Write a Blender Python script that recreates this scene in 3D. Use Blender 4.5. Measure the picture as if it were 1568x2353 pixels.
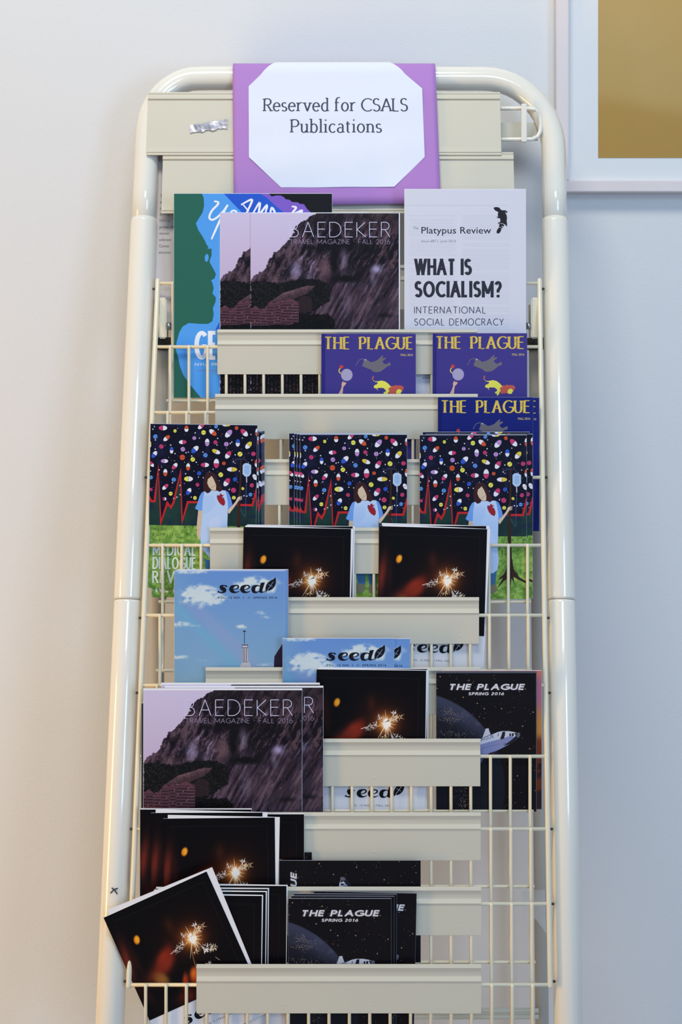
import bpy, bmesh, math, random
import numpy as np
from mathutils import Matrix, Vector, Euler

for o in list(bpy.data.objects):
    bpy.data.objects.remove(o)
scene = bpy.context.scene
C = scene.collection
R = math.radians

# ---------------------------------------------------------------- camera
F = 3700.0            # focal length in photo pixels
YH = 850.0            # eye level row of the photo
CH = 1.45             # camera height (m)
cam_d = bpy.data.cameras.new('camera'); cam = bpy.data.objects.new('camera', cam_d); C.objects.link(cam)
cam.location = (0, 0, CH); cam.rotation_euler = (R(90), 0, 0)
cam_d.sensor_fit = 'HORIZONTAL'; cam_d.sensor_width = 36; cam_d.lens = 36 * F / 1568.0
cam_d.shift_y = -(1176.5 - YH) / 1568.0
scene.camera = cam

# ---------------------------------------------------------------- world, lights, exposure
w = bpy.data.worlds.new('room_light'); scene.world = w; w.use_nodes = True
bg = w.node_tree.nodes['Background']; bg.inputs[0].default_value = (0.62, 0.78, 1.0, 1); bg.inputs[1].default_value = 0.42

def area(name, loc, target, size, size_y, power, col):
    d = bpy.data.lights.new(name, 'AREA'); d.shape = 'RECTANGLE'; d.size = size; d.size_y = size_y
    d.energy = power; d.color = col
    o = bpy.data.objects.new(name, d); C.objects.link(o); o.location = loc
    o.rotation_euler = (Vector(target) - Vector(loc)).to_track_quat('-Z', 'Y').to_euler()
    return o
area('ceiling_panel', (-0.3, 0.8, 3.5), (0.0, 2.25, 1.4), 1.2, 0.5, 34, (1.0, 0.945, 0.83))
area('warm_side_lamp', (-1.6, 1.36, 0.85), (0.2, 2.1, 0.9), 0.25, 1.0, 14, (1.0, 0.56, 0.11))
area('cool_window_light', (1.6, -1.0, 1.45), (0.0, 2.2, 1.1), 0.7, 1.2, 27, (0.45, 0.65, 1.0))
area('cool_high_fill', (0.5, -1.6, 3.0), (0.0, 2.2, 0.9), 1.0, 0.8, 26, (0.55, 0.72, 1.0))  # added fill split off the window light, cools the wall behind the wires

vs = scene.view_settings
vs.view_transform = 'Standard'; vs.look = 'None'; vs.exposure = 0.0; vs.gamma = 1.0; vs.use_curve_mapping = False

# ---------------------------------------------------------------- materials
def mat(name, col, rough=0.5, spec=0.5, coat=0.0, bump=0.0, bscale=200, var=0.0, vscale=8, metal=0.0, trans=0.0, alpha=1.0):
    m = bpy.data.materials.new(name); m.use_nodes = True
    nt = m.node_tree; b = nt.nodes['Principled BSDF']
    b.inputs['Base Color'].default_value = (*col, 1); b.inputs['Roughness'].default_value = rough
    b.inputs['Specular IOR Level'].default_value = spec; b.inputs['Coat Weight'].default_value = coat
    b.inputs['Metallic'].default_value = metal; b.inputs['Transmission Weight'].default_value = trans
    b.inputs['Alpha'].default_value = alpha
    tc = nt.nodes.new('ShaderNodeTexCoord')
    if var:
        n = nt.nodes.new('ShaderNodeTexNoise'); n.inputs['Scale'].default_value = vscale; n.inputs['Detail'].default_value = 5
        mx = nt.nodes.new('ShaderNodeMix'); mx.data_type = 'RGBA'
        mx.inputs['A'].default_value = (*[c * (1 - var) for c in col], 1); mx.inputs['B'].default_value = (*[min(1, c * (1 + var)) for c in col], 1)
        nt.links.new(tc.outputs['Object'], n.inputs['Vector']); nt.links.new(n.outputs['Fac'], mx.inputs['Factor'])
        nt.links.new(mx.outputs['Result'], b.inputs['Base Color'])
    if bump:
        n = nt.nodes.new('ShaderNodeTexNoise'); n.inputs['Scale'].default_value = bscale; n.inputs['Detail'].default_value = 4
        bp = nt.nodes.new('ShaderNodeBump'); bp.inputs['Strength'].default_value = bump; bp.inputs['Distance'].default_value = 0.001
        nt.links.new(tc.outputs['Object'], n.inputs['Vector']); nt.links.new(n.outputs['Fac'], bp.inputs['Height'])
        nt.links.new(bp.outputs['Normal'], b.inputs['Normal'])
    return m
M = {
 'wall': mat('wall_paint', (0.72, 0.73, 0.73), 0.75, 0.3, bump=0.35, bscale=420, var=0.015, vscale=3),
 'floor': mat('floor_vinyl', (0.35, 0.31, 0.26), 0.4, bump=0.1, var=0.1, vscale=6),
 'enamel': mat('cream_enamel', (0.84, 0.805, 0.70), 0.13, 0.6, coat=0.5, bump=0.02, bscale=60, var=0.03, vscale=12),
 'wire': mat('cream_wire_enamel', (0.80, 0.735, 0.55), 0.3, 0.5, var=0.06, vscale=30),
 'strip': mat('beige_strip_paint', (0.62, 0.585, 0.47), 0.5, 0.35, bump=0.05, bscale=900, var=0.025, vscale=10),
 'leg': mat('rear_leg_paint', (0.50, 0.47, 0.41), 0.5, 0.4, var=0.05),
 'black': mat('black_plastic', (0.03, 0.03, 0.03), 0.5),
 'steel': mat('bolt_steel', (0.4, 0.4, 0.42), 0.3, metal=1.0),
 'page': mat('white_page', (0.80, 0.80, 0.82), 0.7, 0.2, bump=0.05, bscale=400),
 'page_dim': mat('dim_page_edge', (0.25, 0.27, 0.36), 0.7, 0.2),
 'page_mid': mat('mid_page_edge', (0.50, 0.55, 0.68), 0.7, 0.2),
 'sheet': mat('white_sheet', (0.76, 0.79, 0.88), 0.75, 0.2, bump=0.6, bscale=45),
 'purple': mat('lavender_paper', (0.44, 0.22, 0.56), 0.7, 0.2, bump=0.25, bscale=60, var=0.03),
 'frame': mat('pale_frame_wood', (0.74, 0.66, 0.64), 0.45, var=0.03, vscale=20),
 'matboard': mat('matboard', (0.74, 0.76, 0.76), 0.85, bump=0.1, bscale=600),
 'tape': mat('foil_tape', (0.34, 0.34, 0.40), 0.3, 0.5, metal=0.5, bump=0.8, bscale=90, var=0.8, vscale=90),
 'clear': mat('clear_plastic', (0.92, 0.94, 0.97), 0.15, 0.5, alpha=0.22),
 'mark': mat('pen_mark', (0.02, 0.02, 0.03), 0.6),
}
def print_mat(name, rough, spec, coat=0.0):
    m = bpy.data.materials.new(name); m.use_nodes = True; nt = m.node_tree; b = nt.nodes['Principled BSDF']
    a = nt.nodes.new('ShaderNodeAttribute'); a.attribute_name = 'Ink'
    nt.links.new(a.outputs['Color'], b.inputs['Base Color'])
    b.inputs['Roughness'].default_value = rough; b.inputs['Specular IOR Level'].default_value = spec; b.inputs['Coat Weight'].default_value = coat
    n = nt.nodes.new('ShaderNodeTexNoise'); n.inputs['Scale'].default_value = 9; tc = nt.nodes.new('ShaderNodeTexCoord')
    bp = nt.nodes.new('ShaderNodeBump'); bp.inputs['Strength'].default_value = 0.15; bp.inputs['Distance'].default_value = 0.004
    nt.links.new(tc.outputs['Object'], n.inputs['Vector']); nt.links.new(n.outputs['Fac'], bp.inputs['Height']); nt.links.new(bp.outputs['Normal'], b.inputs['Normal'])
    return m
M['gloss'] = print_mat('glossy_printed_cover', 0.26, 0.16)
M['matte'] = print_mat('matte_printed_paper', 0.7, 0.2)

# ---------------------------------------------------------------- geometry helpers
K = 35280.0
def DP(Y): return K / (Y + 15500.0)                 # depth of the leaning rack plane
def P(X, Y, d): return Vector(((X - 784.0) / F * d, d, CH - (Y - YH) / F * d))
def PP(X, Y, n=0.0): return P(X, Y, DP(Y) - n)

def link(name, me, m=None, parent=None, loc=None):
    o = bpy.data.objects.new(name, me); C.objects.link(o)
    if m is not None and not me.materials: me.materials.append(m)
    if parent is not None: o.parent = parent
    if loc is not None: o.location = loc
    return o
def tag(o, label=None, cat=None, group=None, kind=None):
    if label: o['label'] = label
    if cat: o['category'] = cat
    if group: o['group'] = group
    if kind: o['kind'] = kind
    return o
def empty(name, loc=(0, 0, 0)):
    o = bpy.data.objects.new(name, None); C.objects.link(o); o.location = loc; o.empty_display_size = 0.05; return o
def mesh_py(name, v, f, smooth=False):
    me = bpy.data.meshes.new(name); me.from_pydata([tuple(p) for p in v], [], f); me.update()
    if smooth:
        me.polygons.foreach_set('use_smooth', [True] * len(me.polygons))
    return me
def box_mesh(name, a, b, bev=0.0):
    bm = bmesh.new(); bmesh.ops.create_cube(bm, size=1)
    a = Vector(a); b = Vector(b)
    for v in bm.verts: v.co = Vector([(a[i] + b[i]) / 2 + v.co[i] * abs(b[i] - a[i]) for i in range(3)])
    if bev: bmesh.ops.bevel(bm, geom=list(bm.edges), offset=bev, segments=2, affect='EDGES')
    me = bpy.data.meshes.new(name); bm.to_mesh(me); bm.free(); return me
def tube_mesh(name, pts, r, n=12, caps=True):
    pts = [Vector(p) for p in pts]; rs = r if isinstance(r, (list, tuple)) else [r] * len(pts)
    v = []; f = []; up = None
    for i, p in enumerate(pts):
        t = (pts[min(i + 1, len(pts) - 1)] - pts[max(i - 1, 0)]).normalized()
        if up is None:
            up = Vector((0, 1, 0)) if abs(t.y) < 0.9 else Vector((1, 0, 0))
        up = (up - t * up.dot(t)).normalized(); s = t.cross(up)
        for k in range(n):
            a = 2 * math.pi * k / n; v.append(p + (up * math.cos(a) + s * math.sin(a)) * rs[i])
    for i in range(len(pts) - 1):
        for k in range(n):
            f.append((i * n + k, i * n + (k + 1) % n, (i + 1) * n + (k + 1) % n, (i + 1) * n + k))
    if caps:
        f.append(tuple(range(n))[::-1]); f.append(tuple(range((len(pts) - 1) * n, len(pts) * n)))
    me = mesh_py(name, v, f)
    me.polygons.foreach_set('use_smooth', [len(p.vertices) == 4 for p in me.polygons])
    return me

# ---------------------------------------------------------------- the setting
DW = 2.335
wall = link('wall_back', box_mesh('wall_back', (-4, DW, -0.02), (4, DW + 0.12, 3.4)), M['wall']); tag(wall, kind='structure')
fl = link('floor', box_mesh('floor', (-4, -3, -0.1), (4, DW, 0)), M['floor']); tag(fl, kind='structure')
bb = link('baseboard_back', box_mesh('baseboard_back', (-4, DW - 0.012, 0), (4, DW, 0.1), 0.002), M['matboard']); tag(bb, kind='structure')

# ---------------------------------------------------------------- lettering: stroke skeletons (cap height 1) and text
def arc(cx, cy, rx, ry, a0, a1, n=None):
    n = n or max(4, int(abs(a1 - a0) / 15))
    return [(cx + rx * math.cos(R(a0 + (a1 - a0) * i / n)), cy + ry * math.sin(R(a0 + (a1 - a0) * i / n))) for i in range(n + 1)]
G = {}
G['A'] = (.74, [[(0, 0), (.37, 1)], [(.37, 1), (.74, 0)], [(.14, .36), (.6, .36)]])
G['B'] = (.56, [[(0, 0), (0, 1)], [(0, 1), (.26, 1)] + arc(.26, .76, .24, .24, 90, -90) + [(0, .52)], [(0, .52), (.3, .52)] + arc(.3, .26, .26, .26, 90, -90) + [(0, 0)]])
G['C'] = (.74, [arc(.48, .5, .48, .5, 48, 312, 18)])
G['D'] = (.74, [[(0, 0), (0, 1)], [(0, 1), (.26, 1)] + arc(.26, .5, .48, .5, 90, -90, 14) + [(0, 0)]])
G['E'] = (.5, [[(0, 0), (0, 1)], [(0, 1), (.5, 1)], [(0, .53), (.46, .53)], [(0, 0), (.5, 0)]])
G['F'] = (.48, [[(0, 0), (0, 1)], [(0, 1), (.48, 1)], [(0, .52), (.42, .52)]])
G['G'] = (.8, [arc(.5, .5, .5, .5, 48, 330, 18) + [(.92, .45)], [(.52, .46), (.93, .46)]])
G['H'] = (.64, [[(0, 0), (0, 1)], [(.64, 0), (.64, 1)], [(0, .52), (.64, .52)]])
G['I'] = (.0, [[(0, 0), (0, 1)]])
G['K'] = (.56, [[(0, 0), (0, 1)], [(.54, 1), (.02, .5)], [(.02, .5), (.58, 0)]])
G['L'] = (.44, [[(0, 0), (0, 1)], [(0, 0), (.44, 0)]])
G['M'] = (.9, [[(0, 0), (0, 1)], [(0, 1), (.45, .18)], [(.45, .18), (.9, 1)], [(.9, 1), (.9, 0)]])
G['N'] = (.64, [[(0, 0), (0, 1)], [(0, 1), (.64, 0)], [(.64, 0), (.64, 1)]])
G['O'] = (.9, [arc(.45, .5, .45, .5, 0, 360, 24)])
G['P'] = (.52, [[(0, 0), (0, 1)], [(0, 1), (.26, 1)] + arc(.26, .73, .26, .27, 90, -90) + [(0, .46)]])
G['R'] = (.56, [[(0, 0), (0, 1)], [(0, 1), (.26, 1)] + arc(.26, .75, .25, .25, 90, -90) + [(0, .5)], [(.24, .5), (.56, 0)]])
G['S'] = (.52, [arc(.26, .76, .23, .24, 30, 270, 12) + arc(.26, .26, .26, .26, 90, -150, 12)])
G['T'] = (.64, [[(.32, 0), (.32, 1)], [(0, 1), (.64, 1)]])
G['U'] = (.62, [[(0, 1), (0, .32)] + arc(.31, .31, .31, .31, 180, 360, 12) + [(.62, 1)]])
G['V'] = (.7, [[(0, 1), (.35, 0)], [(.35, 0), (.7, 1)]])
G['Z'] = (.58, [[(.02, 1), (.58, 1)], [(.58, 1), (0, 0)], [(0, 0), (.58, 0)]])
G['0'] = (.56, [arc(.28, .5, .28, .5, 0, 360, 20)])
G['1'] = (.34, [[(.04, .78), (.24, 1)], [(.24, 1), (.24, 0)]])
G['2'] = (.52, [arc(.26, .74, .25, .26, 160, -30, 10) + [(0, 0)], [(0, 0), (.52, 0)]])
G['6'] = (.56, [arc(.28, .31, .28, .31, 0, 360, 16), [(.38, 1), (.06, .46)]])
G['.'] = (.1, [[(.05, 0), (.05, .06)]])
G['*'] = (.14, [[(.0, .5), (.14, .5)]])
G['W'] = (1.02, [[(0, 1), (.26, 0)], [(.26, 0), (.51, 1)], [(.51, 1), (.76, 0)], [(.76, 0), (1.02, 1)]])
G['Y'] = (.6, [[(0, 1), (.3, .44)], [(.6, 1), (.3, .44)], [(.3, .44), (.3, 0)]])
G['?'] = (.46, [arc(.23, .76, .22, .24, 165, -40, 10) + [(.23, .42), (.23, .26)], [(.23, 0), (.23, .1)]])
XH = .68
G['e'] = (.5, [[(.03, .37), (.5, .37)] + arc(.26, .34, .25, .34, 8, 318, 16)])
G['s'] = (.38, [arc(.19, .505, .165, .175, 35, 265, 9) + arc(.19, .165, .19, .165, 88, -150, 9)])
G['r'] = (.38, [[(.08, 0), (.08, XH)], arc(.34, .38, .26, .30, 175, 75, 7)])
G['v'] = (.56, [[(.04, XH), (.28, 0)], [(.28, 0), (.52, XH)]])
G['d'] = (.54, [[(.48, 0), (.48, 1.08)], arc(.28, .34, .24, .34, 60, 318, 15)])
G['f'] = (.38, [[(.12, 0), (.12, .85)] + arc(.32, .85, .2, .24, 180, 60, 7), [(0, XH), (.34, XH)]])
G['o'] = (.54, [arc(.27, .34, .25, .34, 0, 360, 18)])
G['u'] = (.56, [[(.08, XH), (.08, .2)] + arc(.25, .2, .17, .2, 180, 290, 7), [(.48, XH), (.48, 0)], [(.3, .02), (.48, .18)]])
G['b'] = (.54, [[(.08, 0), (.08, 1.08)], arc(.28, .34, .24, .34, 135, -135, 15)])
G['l'] = (.2, [[(.1, 0), (.1, 1.08)]])
G['i'] = (.2, [[(.1, 0), (.1, XH)], [(.1, .93), (.1, 1.02)]])
G['c'] = (.46, [arc(.27, .34, .25, .34, 45, 318, 15)])
G['a'] = (.48, [arc(.24, .5, .17, .18, 150, 0, 8) + [(.41, 0)], arc(.22, .19, .2, .2, 60, 310, 12)])
G['t'] = (.34, [[(.13, .86), (.13, .14)] + arc(.25, .14, .12, .14, 180, 290, 6), [(0, XH), (.32, XH)]])
G['n'] = (.56, [[(.08, 0), (.08, XH)], arc(.28, .46, .2, .21, 150, 0, 7) + [(.48, 0)]])

def ribbon(pts, wv, wh=None):
    """quad strip along a polyline; width depends on direction (broad pen)"""
    wh = wv if wh is None else wh
    n = len(pts); L = []; Rr = []
    closed = n > 3 and math.hypot(pts[0][0] - pts[-1][0], pts[0][1] - pts[-1][1]) < 1e-6
    for i in range(n):
        if closed and i in (0, n - 1): a = pts[-2]; b = pts[0]; c = pts[1]
        else: a = pts[max(i - 1, 0)]; b = pts[i]; c = pts[min(i + 1, n - 1)]
        d1 = np.array([b[0] - a[0], b[1] - a[1]]); d2 = np.array([c[0] - b[0], c[1] - b[1]])
        l1 = np.linalg.norm(d1); l2 = np.linalg.norm(d2)
        if l1 < 1e-9: d1 = d2; l1 = l2
        if l2 < 1e-9: d2 = d1; l2 = l1
        d1 = d1 / (l1 or 1); d2 = d2 / (l2 or 1); t = d1 + d2; lt = np.linalg.norm(t)
        t = t / lt if lt > 1e-6 else d1
        nn = np.array([-t[1], t[0]]); cosh = max(0.3, abs(t.dot(d1)))
        wd = math.hypot(wv * t[1], wh * t[0]) / 2 / cosh
        L.append((b[0] + nn[0] * wd, b[1] + nn[1] * wd)); Rr.append((b[0] - nn[0] * wd, b[1] - nn[1] * wd))
    return [[L[i], L[i + 1], Rr[i + 1], Rr[i]] for i in range(n - 1)]

FONT = {}
def font_tris(s, off=0.0, sp=1.0):
    key = (s, off, sp)
    if key in FONT: return FONT[key]
    cu = bpy.data.curves.new('text', 'FONT'); cu.body = s; cu.offset = off; cu.space_character = sp; cu.resolution_u = 3
    o = bpy.data.objects.new('text', cu); C.objects.link(o)
    dg = bpy.context.evaluated_depsgraph_get(); dg.update(); ev = o.evaluated_get(dg); me = ev.to_mesh()
    v = [(p.co.x, p.co.y) for p in me.vertices]; fs = [tuple(p.vertices) for p in me.polygons]
    ev.to_mesh_clear(); bpy.data.objects.remove(o); bpy.data.curves.remove(cu)
    FONT[key] = (v, fs); return FONT[key]

# ---------------------------------------------------------------- printed surfaces
def vnoise(x, y, seed=0):
    xi = np.floor(x).astype(int); yi = np.floor(y).astype(int); xf = x - xi; yf = y - yi
    xf = xf * xf * (3 - 2 * xf); yf = yf * yf * (3 - 2 * yf)
    def h(a, b):
        n = (a * 374761393 + b * 668265263 + seed * 144665) & 0x7fffffff
        n = ((n ^ (n >> 13)) * 1274126177) & 0x7fffffff
        return ((n ^ (n >> 16)) & 0xffff) / 65535.0
    return (h(xi, yi) * (1 - xf) + h(xi + 1, yi) * xf) * (1 - yf) + (h(xi, yi + 1) * (1 - xf) + h(xi + 1, yi + 1) * xf) * yf
def fbm(x, y, o=4, seed=0):
    s = 0; a = .5; t = 0
    for i in range(o):
        s = s + a * vnoise(x * 2 ** i, y * 2 ** i, seed + i * 7); t += a; a *= .55
    return s / t
def inpoly(x, y, poly):
    r = np.zeros(x.shape, bool); j = len(poly) - 1
    for i in range(len(poly)):
        xi, yi = poly[i]; xj, yj = poly[j]
        c = ((yi > y) != (yj > y)) & (x < (xj - xi) * (y - yi) / ((yj - yi) or 1e-9) + xi)
        r ^= c; j = i
    return r
def clip(poly, W, H):
    for ax, lim, sg in ((0, 0, 1), (0, W, -1), (1, 0, 1), (1, H, -1)):
        out = []
        for i in range(len(poly)):
            a = poly[i - 1]; b = poly[i]
            ia = (a[ax] - lim) * sg >= 0; ib = (b[ax] - lim) * sg >= 0
            if ia != ib:
                t = (lim - a[ax]) / (b[ax] - a[ax]); q = [a[0] + (b[0] - a[0]) * t, a[1] + (b[1] - a[1]) * t]; q[ax] = lim; out.append(tuple(q))
            if ib: out.append(b)
        poly = out
        if len(poly) < 3: return []
    return poly
def ell(cx, cy, rx, ry, rot=0, a0=0, a1=360, n=20):
    c = math.cos(R(rot)); s = math.sin(R(rot)); out = []
    m = n if a1 - a0 >= 360 else n + 1
    for i in range(m):
        a = R(a0 + (a1 - a0) * i / n); x = rx * math.cos(a); y = ry * math.sin(a)
        out.append((cx + x * c - y * s, cy + x * s + y * c))
    return out
class Art:
    """flat print: coordinates in print units from the sheet's top left corner"""
    def __init__(s, W, H, bg):
        s.W = W; s.H = H; s.items = []; s.g = None; s.bg = bg
    def grid(s, nx, ny, fn): s.g = (nx, ny, fn)
    def poly(s, pts, col, lv=1):
        pts = clip(list(pts), s.W, s.H)
        if len(pts) >= 3: s.items.append((pts, col, lv))
    def line(s, pts, w_, col, lv=1, wh=None):
        for q in ribbon(pts, w_, wh): s.poly(q, col, lv)
    def stroke_text(s, txt, x0, x1, base, cap, wv, wh, col, lv=3, slant=0, gap=.2, space=.35, serif=0, flat=False):
        tot = 0
        for ch in txt: tot += (space if ch == ' ' else G[ch][0]) + gap
        tot -= gap; k = (x1 - x0) / tot; x = 0
        for ch in txt:
            if ch == ' ': x += space + gap; continue
            wd, sts = G[ch]
            low = ch in 'esrvdfoublicatn'
            for st in sts:
                if flat:
                    cp = cap - wh; pts = [(x0 + (x + p[0]) * k + slant * p[1] * cap, base - wh / 2 - p[1] * cp) for p in st]
                    for e, o in ((0, 1), (-1, -2)):
                        ddx = pts[e][0] - pts[o][0]; ddy = pts[e][1] - pts[o][1]; dl = math.hypot(ddx, ddy) or 1
                        if st[e][1] in (0, 1) and abs(ddy) / dl > .6: pts[e] = (pts[e][0] + ddx / dl * wv * .6, pts[e][1] + ddy / dl * wv * .6)
                    for q in ribbon(pts, wv, wh):
                        q = [(a_, b_ - (base - cap)) for a_, b_ in q]; q = clip(q, 1e9, cap)
                        if len(q) >= 3: s.poly([(a_, b_ + base - cap) for a_, b_ in q], col, lv)
                    continue
                pts = [(x0 + (x + p[0]) * k + slant * p[1] * cap, base - p[1] * cap) for p in st]
                s.line(pts, wv, col, lv, wh)
                if serif:
                    for e, o in ((0, 1), (-1, -2)):
                        px, py = st[e]; qx, qy = st[o]
                        L_ = math.hypot(px - qx, py - qy)
                        if L_ > .3 and abs(py - qy) / L_ > .75 and min(abs(py - t) for t in (0, XH, 1, 1.08)) < .01:
                            a = serif; l = a; r_ = a
                            if low and py > .3 and ch not in 'v': r_ = wv * .3
                            if ch in 'AVv' and abs(px - (wd / 2)) < .05: continue
                            X = x0 + (x + px) * k + slant * py * cap; Y = base - py * cap
                            sy = wh * .5 if py > .3 else -wh * .5
                            s.poly([(X - l, Y + sy - wh * .5), (X + r_, Y + sy - wh * .5), (X + r_, Y + sy + wh * .5), (X - l, Y + sy + wh * .5)], col, lv)
            x += wd + gap
    def font(s, txt, x0, x1, base, cap, col, off=0, lv=3, sp=1.0, ang=0):
        v, fs = font_tris(txt, off, sp)
        if not v: return
        a = min(p[0] for p in v); b = max(p[0] for p in v); kx = (x1 - x0) / (b - a); ky = cap / 0.727
        c = math.cos(R(ang)); sn = math.sin(R(ang))
        def tr(p):
            X = (p[0] - a) * kx; Y = -p[1] * ky
            return (x0 + X * c - Y * sn, base + X * sn + Y * c)
        for f in fs: s.poly([tr(v[i]) for i in f], col, lv)
    def mesh(s, name, width, thick=0.0003, m=None, step=0.00003, curl=0.0):
        k = width / s.W; Hm = s.H * k; V = []; Fc = []; cols = []
        def y_of(x, z): return 0.0
        if s.g:
            nx, ny, fn = s.g
            xs = np.linspace(0, s.W, nx + 1); ys = np.linspace(0, s.H, ny + 1); gx, gy = np.meshgrid(xs, ys)
            col = np.clip(fn(gx, gy), 0, 255) / 255.0
            for j in range(ny + 1):
                for i in range(nx + 1): V.append(((xs[i] - s.W / 2) * k, 0, (s.H - ys[j]) * k))
            q = nx + 1
            cf = col.reshape(-1, 3)
            for j in range(ny):
                for i in range(nx):
                    a = j * q + i; f = (a + q, a + q + 1, a + 1, a); Fc.append(f)
            idx = np.array(Fc).reshape(-1); cols.append(cf[idx])
        else:
            V += [((-s.W / 2) * k, 0, 0), ((s.W / 2) * k, 0, 0), ((s.W / 2) * k, 0, Hm), ((-s.W / 2) * k, 0, Hm)]
            Fc.append((0, 1, 2, 3)); cols.append(np.array([s.bg] * 4) / 255.0)
        # sides and back of the sheet
        b0 = len(V); x = s.W / 2 * k
        V += [(-x, 0, 0), (x, 0, 0), (x, 0, Hm), (-x, 0, Hm), (-x, thick, 0), (x, thick, 0), (x, thick, Hm), (-x, thick, Hm)]
        for f in ((0, 4, 5, 1), (1, 5, 6, 2), (2, 6, 7, 3), (3, 7, 4, 0), (5, 4, 7, 6)):
            Fc.append(tuple(b0 + i for i in f)); cols.append(np.array([(225, 225, 228)] * 4) / 255.0)
        for idx_, (pts, colr, lv) in enumerate(s.items):
            b0 = len(V); n = len(pts); y = -lv * step - (idx_ % 9) * 3e-6
            ar = sum(pts[i - 1][0] * pts[i][1] - pts[i][0] * pts[i - 1][1] for i in range(n))
            if ar > 0: pts = pts[::-1]
            V += [((p[0] - s.W / 2) * k, y, (s.H - p[1]) * k) for p in pts]
            Fc.append(tuple(range(b0, b0 + n))); cols.append(np.array([colr] * n) / 255.0)
        me = bpy.data.meshes.new(name); me.from_pydata(V, [], Fc); me.update()
        at = me.color_attributes.new('Ink', 'BYTE_COLOR', 'CORNER')
        cc = np.concatenate(cols); cc = np.concatenate([cc, np.ones((len(cc), 1))], 1)
        at.data.foreach_set('color_srgb', cc.astype(np.float32).reshape(-1))
        me.materials.append(m or M['gloss'])
        return me

def mix(a, b, t): t = t[..., None]; return a * (1 - t) + b * t
def col3(c, x): return np.broadcast_to(np.array(c, float), x.shape + (3,)).copy()
def sstep(a, b, x): t = np.clip((x - a) / (b - a), 0, 1); return t * t * (3 - 2 * t)

def vribbon(A, pts, col, lv):
    """ribbon whose width is given at each point"""
    n = len(pts); L_ = []; R_ = []
    sm = []
    for i in range(n - 1):      # Catmull-Rom smoothing
        p0 = pts[max(i - 1, 0)]; p1 = pts[i]; p2 = pts[i + 1]; p3 = pts[min(i + 2, n - 1)]
        for q in range(4):
            t = q / 4; sm.append(tuple(.5 * (2 * b + (c - a) * t + (2 * a - 5 * b + 4 * c - d) * t * t + (3 * b - a - 3 * c + d) * t ** 3) for a, b, c, d in zip(p0, p1, p2, p3)))
    sm.append(pts[-1]); n = len(sm)
    for i in range(n):
        a = sm[max(i - 1, 0)]; c = sm[min(i + 1, n - 1)]; dx = c[0] - a[0]; dy = c[1] - a[1]; l = math.hypot(dx, dy) or 1; w_ = sm[i][2] / 2
        L_.append((sm[i][0] - dy / l * w_, sm[i][1] + dx / l * w_)); R_.append((sm[i][0] + dy / l * w_, sm[i][1] - dx / l * w_))
    for i in range(n - 1): A.poly([L_[i], L_[i + 1], R_[i + 1], R_[i]], col, lv)

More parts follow.
